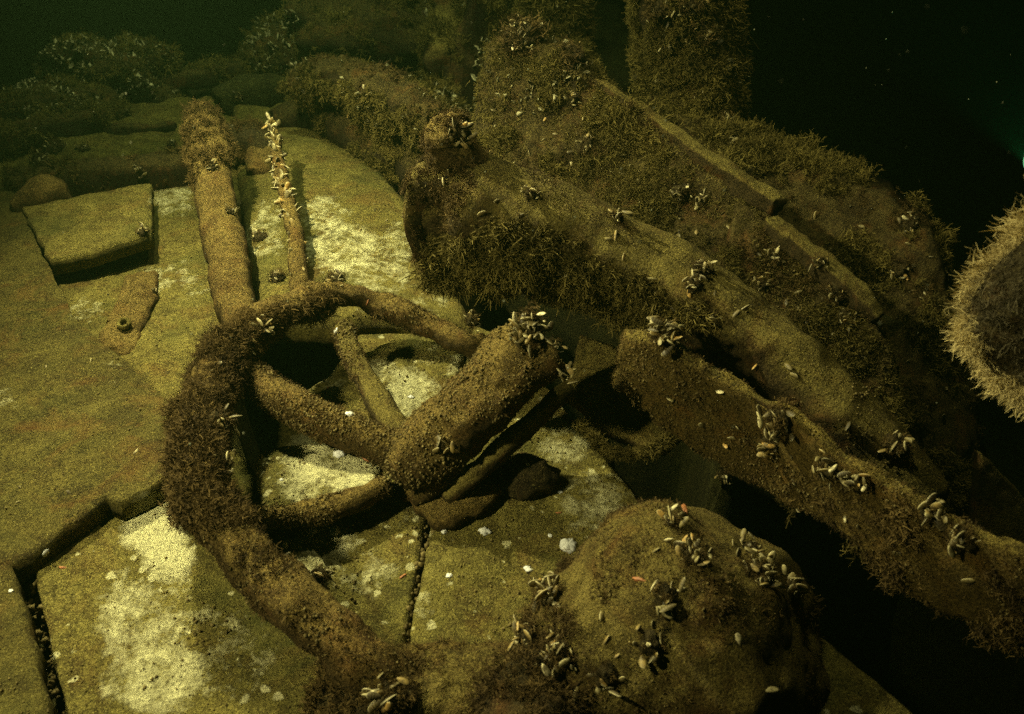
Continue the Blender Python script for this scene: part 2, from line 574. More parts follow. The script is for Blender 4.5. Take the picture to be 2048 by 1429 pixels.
# ------------------------------------------------------------------ pale patches on the deck (place, radius in photo pixels)
PALE = [(310, 1060, 75, 1.25), (340, 1125, 60, 1.1), (270, 1250, 100, .75), (320, 1350, 115, .9), (240, 1370, 60, .7), (305, 1010, 50, 1.2), (250, 1180, 60, .7), (330, 1220, 90, .6), (480, 1330, 110, .5), (420, 1260, 90, .5),
        (640, 925, 85, 1.0), (700, 950, 70, 1.0), (600, 960, 60, .8), (650, 1090, 75, .8), (720, 1150, 90, .55), (620, 1140, 60, .7), (780, 1010, 80, .5),
        (545, 420, 40, .7), (525, 480, 55, .8), (650, 430, 60, .8), (690, 500, 85, .9), (760, 540, 85, .75), (820, 480, 60, .85), (640, 500, 50, .8), (860, 600, 50, .6),
        (740, 600, 60, .4), (700, 560, 50, .6), (345, 395, 55, .8), (300, 565, 45, .8), (360, 560, 60, .6), (400, 590, 40, .5), (170, 620, 45, .6),
        (820, 790, 70, .9), (770, 760, 60, .7), (640, 770, 60, .6), (930, 740, 60, .5), (860, 700, 60, .4), (1180, 1000, 90, .6), (1130, 880, 70, .7), (1230, 1040, 60, .7),
        (225, 745, 40, .6), (260, 790, 30, .5), (5, 800, 40, .8), (30, 880, 50, .4), (180, 1200, 60, .3), (870, 900, 50, .2), (880, 1130, 80, .25), (850, 1210, 50, .45),
        (340, 300, 60, .3), (500, 330, 40, .4), (1260, 970, 40, .5)]


def pale_attr(V):
    px, py = proj(V)
    a = np.zeros(len(V))
    for x, y, r, s in PALE:
        d = ((px - x) / r) ** 2 + ((py - y) / (r * 0.85)) ** 2
        a = np.maximum(a, s * np.clip(1.35 - d, 0, 1))
    return {'pale': a}


def deck_board(name, VF, mat, **kw):
    return mk(name, VF, mat, attrs=pale_attr(VF[0]), **kw)


# ================================================================== THE SETTING
# the seabed: the wreck's silted floor in front, falling away to deep water behind it
def build_seabed():
    gx = np.concatenate([np.linspace(-26, -4.2, 24), np.arange(-4.1, 3.6, 0.05), np.linspace(3.7, 26, 24)])
    gy = np.concatenate([np.linspace(-14, 0.2, 16), np.arange(0.25, 6.6, 0.05), np.linspace(6.8, 40, 26)])
    X, Y = np.meshgrid(gx, gy, indexing='ij')
    P = np.stack([X.ravel(), Y.ravel(), np.full(X.size, -0.06)], 1)
    px, py = proj(P)
    yb = np.interp(px, [-900, -300, 0, 200, 450, 620, 800, 1000, 1230, 1330, 1500, 1700, 1900, 2300], [420, 330, 205, 165, 140, 95, 20, -30, -30, 240, 330, 420, 600, 900])
    s = np.clip((yb - py) / 60.0, 0, 1)
    s = np.where(P[:, 1] < 0.6, np.clip((np.abs(P[:, 0]) - 2.5) / 3.0, 0, 1), s)
    s = np.maximum(s, np.clip((np.abs(P[:, 0]) - 4.0) / 2.0, 0, 1))
    drop = 3.4 * s * s * (3 - 2 * s)
    far = np.clip((P[:, 1] - 2.4) / 2.0, 0, 1)
    z = -0.075 - drop + fbm(P, 1.6, 4, 1) * (0.03 + 0.05 * far) + fbm(P, 9, 3, 2) * (0.012 + 0.015 * far)
    hol = np.clip((px - 1230) / 120, 0, 1) * np.clip((py - 640) / 120, 0, 1) * (P[:, 1] > .3)  # floor sunk beyond the lamps' reach to turn this corner black
    hol = np.maximum(hol, .7 * np.clip((px - 470) / 40, 0, 1) * np.clip((720 - px) / 60, 0, 1) * np.clip((py - 600) / 40, 0, 1) * np.clip((1080 - py) / 60, 0, 1))  # hollow sunk inside the rim, its dark stands in for the rim's shadow
    hol = np.maximum(hol, np.clip((px - 930) / 50, 0, 1) * np.clip((py - 470) / 60, 0, 1) * np.clip((820 - py) / 60, 0, 1) * np.clip((1500 - px) / 60, 0, 1))  # floor lowered under the log so the shadow there turns black
    P[:, 2] = z - 2.2 * hol
    i = np.arange(X.size).reshape(X.shape)
    F = np.stack([i[:-1, :-1], i[1:, :-1], i[1:, 1:], i[:-1, 1:]], -1).reshape(-1, 4)
    return P, F


VF = build_seabed()
seabed = mk("seabed", VF, M['seabed'], attrs=pale_attr(VF[0]), kind="structure")

# ------------------------------------------------------------------ planking of the wreck
deck_board("deck_plank", slab(zs([(160, 1560, 0), (62, 1118, .005), (215, 1012, 0), (330, 955, 0), (470, 900, 0)]),
                              zs([(760, 1560, -.005), (740, 1330, -.005), (700, 1200, 0), (600, 1050, 0), (500, 930, 0)]), 0.05, seed=1, amp=.007),
           M['deck_spotted'], label="pale patched deck plank at the bottom, between the dark gap and the wheel rim", cat="plank")
deck_board("deck_plank", slab(zs([(640, 1560, -.02), (560, 1200, -.02), (545, 960, -.02), (560, 815, -.02), (660, 748, -.02), (720, 665, -.02)]),
                              zs([(770, 1560, -.015), (806, 1285, -.012), (850, 1050, -.012), (880, 900, -.012), (910, 790, -.012), (935, 660, -.012)]), 0.05, seed=2, amp=.007),
           M['deck_spotted'], label="spotted deck plank lying under the wheel's spokes", cat="plank")
deck_board("deck_plank", slab(zs([(790, 1560, -.01), (818, 1290, -.008), (862, 1052, -.008), (915, 820, -.008), (945, 645, -.008)]),
                              zs([(1280, 1560, -.03), (1300, 1150, -.02), (1285, 1000, -.01), (1130, 815, -.005), (1000, 665, -.005)]), 0.05, seed=3, amp=.008),
           M['deck_spotted'], label="greenish deck plank with white shell bits beside the seam, under the broken hub", cat="plank")
deck_board("deck_plank", slab(zs([(60, 395, .0), (90, 520, .0), (150, 650, .0), (300, 860, .0)]),
                              zs([(500, 300, .0), (480, 420, .0), (490, 640, .0), (430, 860, .0)]), 0.05, seed=4, amp=.006),
           M['deck'], label="sunken grey-green deck plank with the bolted bracket lying on it", cat="plank")
deck_board("deck_plank", slab(zs([(465, 205, .06), (470, 330, .045), (490, 480, .03), (520, 640, .02)]),
                              zs([(600, 242, .02), (740, 305, .02), (850, 440, .02), (960, 660, .0)]), 0.09, rnd=.05, seed=5, amp=.010, bulge=.03),
           M['deck'], label="broad smooth deck plank with pale scraped patches beside the mussel-covered spar", cat="plank")
deck_board("deck_slab", slab(zs([(-420, 1330, .05), (60, 1106, .055), (212, 992, .06), (238, 1008, .06), (330, 958, .06), (400, 930, .06)]),
                             zs([(-420, 240, .07), (18, 368, .07), (100, 540, .07), (155, 645, .065), (250, 720, .03), (330, 800, .02)]), 0.055, rnd=.007, seed=6, amp=.007),
           M['slab'], label="large brown silt-covered slab with a notched broken lower end", cat="slab")
deck_board("deck_slab", slab(zs([(-420, 1660, .05), (-420, 1330, .05), (-420, 1180, .05)]),
                             zs([(135, 1580, .05), (70, 1300, .05), (-12, 1010, .05)]), 0.06, rnd=.007, seed=7, amp=.005),
           M['slab'], label="brown slab cut off by the frame beyond the wide dark gap", cat="slab")
deck_board("short_plank", slab(zs([(40, 412, .09), (120, 398, .10), (300, 364, .11)]),
                               zs([(98, 522, .09), (180, 504, .10), (300, 468, .11)]), 0.055, rnd=.010, seed=8, amp=.007, back=(0, 0, -1)),
           M['deck'], label="short thick plank end jutting over the sunken deck with a dark gap beneath", cat="plank")
mk("cross_beam", sweep(zs([(30, 385, .03), (150, 362, .04), (280, 350, .04), (400, 338, .04)]), [.075, .075, .075, .075], box=3.2, amp=.016, seed=9), M['hull'],
   label="dark brown beam lying behind the short plank", cat="beam")
mk("log_end", sweep(zs([(40, 418, .06), (90, 395, .09), (130, 392, .08)]), [.05, .075, .06], amp=.012, seed=10), M['wood'],
   label="rounded log end poking out behind the short plank", cat="log")
mk("rib_timber", sweep(zs([(490, 680, .03), (470, 600, .05), (448, 480, .10), (425, 350, .20), (412, 270, .27), (402, 222, .33)]),
                       [.05, .060, .066, .070, .075, .045], box=2.3, amp=.016, seed=11), M['wood'],
   label="upright rounded rib timber with a dark weedy tip", cat="timber")
mk("timber_stub", sweep(zs([(455, 280, .12), (500, 285, .12), (540, 300, .10)]), [.06, .07, .05], box=3, amp=.012, seed=12), M['dark'],
   label="dark weedy timber stub wedged behind the thin spar", cat="timber")
mk("timber_stub", sweep(zs([(528, 285, .12), (525, 320, .07), (520, 355, .03)]), [.05, .06, .05], box=2.6, amp=.01, seed=13), M['wood'],
   label="small rounded brown stub standing between the rib timber and the thin spar", cat="timber")
spar = mk("thin_spar", sweep(zs([(547, 245, .26), (556, 320, .21), (574, 400, .16), (592, 480, .11), (600, 600, .05)]), [.014, .022, .026, .028, .03], around=14, amp=.008, nscale=30, seed=14), M['wood'],
          label="thin leaning spar crusted with mussels", cat="spar")

deck_board("deck_plank", slab(zs([(120, 330, -.02), (330, 300, -.02), (560, 300, -.02)]), zs([(30, 262, -.02), (280, 205, -.02), (590, 165, -.02)]), .06, rnd=.04, seed=17, amp=.03, bulge=.03),
           M['deck'], label="far greenish silted planking behind the dark beam", cat="plank")
deck_board("deck_plank", slab(zs([(-420, 420, -.02), (0, 345, -.02), (160, 300, -.02)]), zs([(-420, 300, -.02), (-20, 258, -.02), (130, 250, -.02)]), .06, rnd=.04, seed=18, amp=.03),
           M['deck'], label="far strip of greenish planking beside the low dark mound", cat="plank")
# bolted bracket with its hole
br = empty("bolted_bracket", label="small rusty bracket with a round bolt hole on the sunken deck plank", cat="bracket")
mk("bracket_plate", sweep(zs([(292, 552, .002), (275, 600, .006), (252, 650, .004), (235, 705, -.01)]), [.035, .05, .062, .05], flat=.55, amp=.022, seed=15), M['wood'], br)
mk("bracket_cheek", sweep(zs([(262, 560, .012), (248, 610, .016), (222, 648, .008)]), [.018, .022, .016], flat=1.0, amp=.006, seed=16), M['wood'], br)


def ring(c, R, r, axis, n=20, k=10):
    ax = np.asarray(axis, dtype=float)
    ax /= np.linalg.norm(ax)
    s = np.cross(ax, [1, 0.2, 0])
    s /= np.linalg.norm(s)
    u = np.cross(ax, s)
    a = np.linspace(0, 2 * math.pi, n, endpoint=False)
    b = np.linspace(0, 2 * math.pi, k, endpoint=False)
    d = np.cos(a)[:, None] * s + np.sin(a)[:, None] * u
    V = np.asarray(c) + d[:, None, :] * (R + r * np.cos(b))[None, :, None] + ax * (r * 1.6 * np.sin(b))[None, :, None]
    i = np.arange(n * k).reshape(n, k)
    F = np.stack([i, np.roll(i, -1, 0), np.roll(np.roll(i, -1, 0), -1, 1), np.roll(i, -1, 1)], -1).reshape(-1, 4)
    return V.reshape(-1, 3), F


hole = atz(248, 648, .036)
mk("bolt_hole_ring", ring(hole, .015, .006, (0, -.35, 1)), M['deck'], br)
mk("bolt_hole_shade", blob(hole + [0, 0, -.016], (.013, .013, .01), 14, 8), M['dark'], br)  # dark blob put in for the shade inside the hole

# ------------------------------------------------------------------ the steering wheel
wheel = empty("ship_wheel", label="collapsed ship's steering wheel overgrown with brown weed, lying on the deck", cat="wheel")
rim_px = [(1010, 705, .04), (940, 690, .05), (860, 655, .07), (765, 612, .11), (680, 590, .16), (590, 612, .20), (500, 662, .21), (435, 750, .21), (400, 860, .21),
          (400, 960, .20), (445, 1060, .17), (530, 1150, .14), (640, 1250, .11), (740, 1335, .07), (830, 1400, .02)]
rim = mk("rim", sweep(zs(rim_px), [.035, .036, .036, .036, .037, .040, .044, .046, .046, .046, .047, .05, .052, .055, .05], around=24, amp=.016, nscale=18, seed=20, amp2=.004), M['wood'], wheel)
sp1 = mk("spoke", sweep(zs([(500, 748, .17), (560, 795, .15), (660, 850, .12), (800, 905, .09)]), [.030, .042, .043, .045], amp=.007, seed=21, amp2=.003), M['wood'], wheel)
sp2 = mk("spoke", sweep(zs([(688, 655, .15), (700, 700, .13), (740, 775, .09), (800, 870, .06)]), [.024, .029, .031, .033], amp=.006, seed=22, amp2=.003), M['silt_log'], wheel)
V, F = slab(zs([(505, 905, .055), (560, 880, .06), (660, 878, .065), (745, 900, .065), (772, 935, .065)]),
            zs([(520, 1030, .07), (580, 1022, .075), (660, 1005, .075), (735, 980, .075), (768, 955, .07)]), 0.055, rnd=.03, seed=23, amp=.008, back=(0, 0, -1))
sp3 = mk("spoke_board", (V, F), M['deck_spotted'], wheel, attrs=pale_attr(V))

spb = mk("spoke", sweep(zs([(505, 1038, .045), (600, 1030, .05), (690, 1008, .05), (772, 968, .05)]), [.022, .026, .026, .02], amp=.008, seed=28, amp2=.003), M['wood'], wheel)


def hub_cut(t, ph):
    d = np.abs(((ph - 5.15 + math.pi) % (2 * math.pi)) - math.pi)
    return 1 - 0.5 * np.clip(1 - d / 0.75, 0, 1) * np.clip(t * 4, 0, 1)


hub = mk("hub", sweep(zs([(815, 950, .05), (880, 885, .11), (960, 805, .20), (1092, 688, .31)]), [.085, .090, .088, .082], around=40, amp=.024, nscale=11, seed=24, rfun=hub_cut, amp2=.008, hollow=(0, 1)), M['wood'], wheel)
mk("hub_stave", sweep(zs([(895, 1000, .03), (955, 945, .08), (1045, 862, .14), (1140, 775, .20)]), [.020, .026, .026, .022], amp=.007, seed=25, amp2=.003), M['silt_log'], wheel)
mk("hub_flange", sweep(zs([(790, 940, .02), (850, 1000, .01), (925, 1020, .005), (985, 985, .01)]), [.03, .036, .034, .018], flat=.6, amp=.03, seed=26, amp2=.004), M['wood'], wheel)
mk("dark_stone", blob(atz(1055, 955, .01), (.075, .06, .05), amp=.15, seed=27), M['dark'], label="dark rounded stone beside the hub of the wheel", cat="stone")

# ------------------------------------------------------------------ the hollow log across the middle


def log_cut(t, ph):
    # a hollow on the side that faces down towards the camera, near the broken end
    d = np.abs(((ph - 0.15 + math.pi) % (2 * math.pi)) - math.pi)
    k = np.exp(-((t - 0.085) / 0.042) ** 2)
    e = np.abs(((ph - 5.6 + math.pi) % (2 * math.pi)) - math.pi)
    side = 1 - 0.16 * np.clip(1 - e / 1.0, 0, 1)
    return side - 0.72 * k * np.clip(1.15 - d / 0.8, 0, 1) ** 0.6


log = mk("hollow_log", sweep(zs([(862, 440, .40), (940, 438, .42), (1100, 478, .39), (1290, 548, .33), (1440, 640, .27), (1570, 745, .20), (1690, 860, .12), (1830, 1010, .02)]),
                             [.150, .160, .140, .118, .108, .102, .10, .09], around=48, amp=.016, nscale=8, seed=30, rfun=log_cut, amp2=.004, hollow=(1, 0)), M['silt_log'],
         label="big hollow log with a broken open end, lying across the middle of the wreck", cat="log")
mk("log_end_crust", sweep(zs([(985, 372, .50), (930, 330, .56), (893, 300, .60), (898, 268, .635), (920, 243, .66)]), [.05, .06, .055, .045, .03], around=26, amp=.022, nscale=13, seed=31, amp2=.010), M['wood'], log)
mk("log_end_plate", slab(zs([(828, 318, .55), (838, 430, .42), (872, 560, .28)]), zs([(880, 330, .55), (905, 440, .42), (925, 560, .28)]), .03, seed=32, amp=.01), M['hull'], log)

# ------------------------------------------------------------------ hull wall behind it
hull1 = mk("hull_timber", slab(ys([(970, 90, 3.1), (1040, 62, 3.05), (1120, 92, 2.95), (1210, 165, 2.85), (1380, 288, 2.6), (1555, 402, 2.35)]),
                               ys([(925, 330, 2.78), (1000, 370, 2.68), (1080, 410, 2.6), (1180, 450, 2.5), (1350, 520, 2.3), (1530, 620, 2.1)]), .12, rnd=.03, seed=33, amp=.025, back=(.25, .9, -.25)), M['hull'],
           label="weed-covered hull timber rising behind the hollow log, with a smooth ridge on top", cat="timber")
mk("ridge_rail", sweep(ys([(1195, 165, 2.86), (1290, 232, 2.74), (1400, 312, 2.57), (1500, 380, 2.42), (1552, 412, 2.34)]), [.016, .024, .030, .036, .028], amp=.016, nscale=11, amp2=.004, box=4.5, seed=34), M['silt_log'], hull1)
hull2 = mk("hull_timber", slab(ys([(1470, 385, 2.42), (1545, 440, 2.30), (1640, 528, 2.15), (1745, 618, 2.0), (1810, 760, 1.85)]),
                               ys([(1440, 560, 2.15), (1520, 640, 2.05), (1610, 740, 1.9), (1720, 850, 1.76), (1790, 930, 1.66)]), .10, rnd=.03, seed=35, amp=.02, back=(.3, .9, -.2)), M['hull'],
           label="dark hull timber stepping down beside the hollow log, with a bare rounded ridge", cat="timber")
mk("ridge_rail", sweep(ys([(1540, 448, 2.29), (1620, 515, 2.17), (1700, 580, 2.06), (1755, 640, 1.98)]), [.030, .036, .034, .022], amp=.016, nscale=11, amp2=.004, box=4.5, seed=36), M['silt_log'], hull2)
hull3 = mk("hull_timber", slab(ys([(1290, 190, 3.15), (1400, 240, 3.05), (1520, 280, 2.9), (1640, 322, 2.75), (1760, 372, 2.6), (1870, 455, 2.4), (1920, 620, 2.2), (1960, 800, 2.0), (1985, 1000, 1.8)]),
                               ys([(1280, 330, 2.95), (1360, 400, 2.75), (1480, 500, 2.5), (1600, 590, 2.32), (1700, 680, 2.15), (1770, 780, 2.0), (1820, 900, 1.85), (1850, 1020, 1.72), (1870, 1150, 1.6)]), .15, rnd=.05, seed=37, amp=.03, back=(.35, .9, -.15)), M['hull'],
           label="farthest hull timber, its top edge fringed with weed against the dark water", cat="timber")
mk("leaning_board", slab(ys([(1960, 905, 1.75), (2020, 960, 1.72), (2120, 1080, 1.65)]), ys([(1935, 1160, 1.6), (2010, 1230, 1.5), (2120, 1330, 1.4)]), .04, seed=38), M['silt_log'],
   label="smooth greenish board leaning below the furry post", cat="board")

# ------------------------------------------------------------------ upright posts behind
post1 = mk("upright_post", sweep(ys([(1350, -260, 3.45), (1362, -60, 3.42), (1378, 110, 3.38), (1392, 300, 3.3)]), [.15, .185, .20, .20], around=40, amp=.03, nscale=6, seed=40, amp2=.006), M['hull'],
           label="tall thick post shaggy with weed and mussels, against the black water", cat="post")
post2 = mk("upright_post", sweep(ys([(1105, -200, 4.1), (1105, 0, 4.05), (1100, 170, 3.9)]), [.13, .14, .15], amp=.03, nscale=7, seed=41), M['hull'],
           label="weedy post fading into the haze behind the hull timber", cat="post")
post3 = mk("upright_post", sweep(ys([(905, -150, 4.3), (893, 20, 4.2), (885, 140, 4.0)]), [.085, .09, .10], box=2.2, amp=.04, nscale=6, amp2=.01, seed=42), M['silt_log'],
           label="bare smooth post stump fading into the haze", cat="post")
bbeam = mk("background_log", sweep(zs([(598, 175, .25), (660, 165, .27), (730, 180, .27), (800, 215, .26), (875, 262, .22)]), [.07, .10, .10, .095, .085], around=30, amp=.05, seed=43), M['hull'],
           label="round broken log with weed and mussels hanging under it, behind the broad plank", cat="log")
bbeam2 = mk("background_beam", sweep(zs([(560, 250, .05), (640, 235, .08), (760, 300, .06), (860, 350, .05)]), [.08, .09, .09, .08], amp=.02, seed=44), M['hull'],
            label="low dark beam under the mussel-hung round log", cat="beam")

# ------------------------------------------------------------------ foreground timber and lumps at the lower right
fplate = mk("broken_timber", slab(ys([(1245, 668, 1.52), (1300, 676, 1.47), (1372, 716, 1.42), (1540, 815, 1.28), (1760, 966, 1.08), (1900, 1052, .97), (2120, 1140, .82)]),
                                  ys([(1214, 772, 1.50), (1290, 832, 1.45), (1392, 912, 1.40), (1560, 1005, 1.26), (1700, 1088, 1.08), (1800, 1185, .98), (2120, 1350, .82)]),
                                  .045, rnd=.02, seed=50, amp=.010, rag=.022, back=(.30, .85, -.3)), M['rusty'],
            label="long rusty broken timber slanting to the lower corner, tipped with mussels", cat="timber")
mk("edge_rail", sweep(ys([(1262, 664, 1.53), (1372, 716, 1.435), (1540, 814, 1.295), (1760, 965, 1.095), (1900, 1050, .985), (2120, 1138, .835)]), [.006, .009, .009, .009, .009, .009], around=12, amp=.005, seed=51), M['silt_log'], fplate)
mk("iron_plate", slab(zs([(1160, 668, .14), (1230, 690, .13), (1290, 760, .10), (1380, 850, .06)]), zs([(1128, 788, .06), (1180, 840, .05), (1240, 880, .04), (1330, 905, .03)]), .025, seed=52, amp=.006), M['silt_log'],
   label="flat green plate tilted between the hub and the broken timber", cat="plate")
lump_c = atz(1335, 1262, .0)
lump = mk("concretion", blob(lump_c + [0.02, 0.0, -.04], (.285, .26, .245), 90, 60, amp=.085, nscale=3.0, seed=59, amp2=.03), M['lump'],
          label="big silted lump of concretion dotted with mussels, below the broken timber", cat="rock")
mk("concretion", blob(atz(890, 1425, -.03), (.25, .135, .10), 60, 40, amp=.14, nscale=4, seed=58, amp2=.04), M['lump'],
   label="low silted hump between the wheel rim's lower end and the big concretion", cat="rock")
mk("concretion", blob(atz(1060, 1440, .0), (.13, .12, .10), amp=.2, nscale=4, seed=54), M['dark'],
   label="dark weedy lump at the bottom edge, beside the big concretion", cat="rock")
mk("concretion", blob(atz(760, 1440, .0), (.11, .08, .08), amp=.2, nscale=4, seed=55), M['dark'],
   label="small weedy lump at the bottom edge, under the wheel rim", cat="rock")
mk("fallen_board", slab(zs([(1560, 1230, -.05), (1640, 1270, -.05), (1900, 1480, -.05)]), zs([(1480, 1480, -.05), (1560, 1560, -.05), (1700, 1650, -.05)]), .05, seed=56), M['deck_spotted'],
   label="pale-flecked board in the dark below the big concretion", cat="board")

# the furry post close to the lens
furry = mk("furry_post", sweep([aty(2270, 560, 1.50), aty(2225, 600, 1.2), aty(2205, 632, 1.03)], [.155, .165, .158], around=40, amp=.035, nscale=7, flat=1.12, seed=57), M['dark'],
           label="round post end furred with hydroids at the edge of the frame", cat="post")

# ------------------------------------------------------------------ background debris
bg_specs = [("fallen_board", [(215, 262, .0), (290, 262, .0), (348, 255, .0)], [.03, .035, .03], 'hull', "short dark board lying on the far greenish silt", "board"),
            ("fallen_board", [(-60, 300, .05), (80, 262, .05), (210, 238, .05)], [.05, .06, .04], 'hull', "long dark board on the far edge of the wreck", "board"),
            ("fallen_board", [(-60, 232, .10), (60, 214, .10), (190, 196, .08)], [.05, .05, .04], 'hull', "thin far board half lost in the haze above the long dark one", "board"),
            ("fallen_board", [(330, 165, .05), (430, 150, .05), (520, 125, .05)], [.05, .05, .04], 'hull', "far board lying along the back edge of the wreck", "board"),
            ("fallen_board", [(440, 205, .05), (500, 190, .06), (580, 182, .06)], [.07, .09, .07], 'seabed', "silted round board behind the rib timber", "board")]
BGB = []
for nm, pts, rr, mm, lab, ct in bg_specs:
    BGB.append(mk(nm, sweep(zs(pts), rr, step=.03, around=16, box=3, amp=.02, seed=60 + len(BGB)), M[mm], label=lab, cat=ct))
mound_specs = [(225, 165, .05, (.34, .22, .20), "dark mussel mound on the far edge of the wreck"),
               (110, 225, .02, (.30, .2, .12), "low dark mound in front of the long dark board"),
               (620, 110, .05, (.35, .3, .18), "hazy mussel-speckled mound behind the round broken log"),
               (740, 75, .15, (.55, .35, .30), "tall hazy mussel-speckled mound beside the bare post stump"),
               (960, 180, .05, (.22, .25, .42), "weedy mound thick with mussels at the foot of the hull timber"),
               (985, 30, .2, (.30, .30, .40), "hazy weedy mound between the two far posts"),
               (820, 240, .05, (.25, .2, .16), "weedy mound tucked behind the round broken log")]
MOUND = []
for i, (px, py, z, r, lab) in enumerate(mound_specs):
    MOUND.append(mk("weedy_mound", blob(atz(px, py, z), r, 44, 28, amp=.25, nscale=4, seed=70 + i, amp2=.08), M['hull'], label=lab, cat="mound"))

# ================================================================== small things placed on those surfaces
bpy.context.view_layer.update()
DG = bpy.context.evaluated_depsgraph_get()


def hit(px, py):
    d = Vector(ray(px, py)).normalized()
    ok, loc, nor, _i, ob, _m = scene.ray_cast(DG, Vector(EYE) + d * .05, d, distance=20)
    if not ok:
        return None
    if nor.dot(d) > 0:
        nor = -nor
    return np.array(loc), np.array(nor), ob


# the mussel: two valves meeting in a thin lip, pointed at the hinge and broad at the other end
def mussel_mesh():
    t = np.array([0.0, .06, .16, .32, .52, .72, .88, .97, 1.0])
    w = np.array([.02, .08, .14, .195, .225, .22, .165, .09, .02])
    h = np.array([.02, .07, .105, .125, .125, .10, .065, .03, .008])
    bend = .07 * np.sin(t * 2.6)
    ph = np.linspace(0, 2 * math.pi, 10, endpoint=False)
    V = []
    for k in range(len(t)):
        x = w[k] * np.cos(ph) + bend[k]
        z = h[k] * np.sign(np.sin(ph)) * np.abs(np.sin(ph)) ** 1.25
        V.append(np.stack([x, np.full(10, t[k]), z], 1))
    V = np.vstack(V)
    i = np.arange(len(t) * 10).reshape(len(t), 10)
    F = np.stack([i[:-1], np.roll(i[:-1], -1, 1), np.roll(i[1:], -1, 1), i[1:]], -1).reshape(-1, 4)
    me = mesh_data("mussel", V, F)
    me.materials.append(M['mussel'])
    return me


MUSSEL = mussel_mesh()


def mussel_matrix(pos, nor, size, tilt):
    nor = Vector(nor).normalized()
    r = Vector((random.gauss(0, 1), random.gauss(0, 1), random.gauss(0, 1)))
    tang = (r - nor * r.dot(nor)).normalized()
    y = (nor * tilt + tang).normalized()
    q = Vector((random.gauss(0, 1), random.gauss(0, 1), random.gauss(0, 1)))
    x = (q - y * q.dot(y)).normalized()
    z = x.cross(y)
    m = Matrix((x, y, z)).transposed().to_4x4()
    s = size * random.uniform(.5, 1.02)
    return Matrix.Translation(Vector(pos)) @ m @ Matrix.Diagonal((s * random.uniform(.85, 1.1), s, s * random.uniform(.85, 1.15), 1))


N_MUSSEL = 0


def put_mussel(mat, parent=None, **kw):
    global N_MUSSEL
    o = bpy.data.objects.new("mussel", MUSSEL)
    COL.objects.link(o)
    if parent is not None:
        o.parent = parent
    o.matrix_world = mat
    N_MUSSEL += 1
    return tag(o, **kw)


def cluster(px, py, n, spread, size, label, tilt=.9, clump=.6):
    """n mussels growing out of a dark byssus clump where the photo shows them; spread in photo pixels"""
    h = hit(px, py)
    if h is None:
        return
    c, nor, ob = h
    dist = np.linalg.norm(c - EYE)
    rad = spread / FPX * dist
    e = empty("mussel_cluster", label=label, cat="mussels", group="mussel clusters growing on the wreck")
    e.location = c
    bpy.context.view_layer.update() if False else None
    inv = Matrix.Translation(Vector(c))
    cl = mk("byssus_clump", blob((0, 0, 0), (rad * .6, rad * .6, rad * clump * .75), 20, 12, amp=.3, nscale=5, seed=random.random() * 50, amp2=.1), M['dark'], e)
    zax = Vector(nor)
    cl.rotation_euler = zax.to_track_quat('Z', 'Y').to_euler()
    CLUMPS.append((cl, min(50, 10 + 2 * n), max(.012, rad * .6)))
    for k in range(int(n * 2.3)):
        v = Vector((random.gauss(0, 1), random.gauss(0, 1), random.gauss(0, 1)))
        v -= zax * min(0, v.dot(zax)) * 1.3
        v.normalize()
        p = v * rad * random.uniform(.2, .95)
        p -= zax * p.dot(zax) * (1 - clump)
        p += zax * rad * .3
        d = (v * .35 + zax * .3 + Vector((random.gauss(0, 1.0), random.gauss(0, 1.0), random.gauss(0, 1.0)))).normalized()
        put_mussel(mussel_matrix(p * .85 - d * size * .42, d, size * .9, tilt * random.uniform(.0, 1.0)), e)


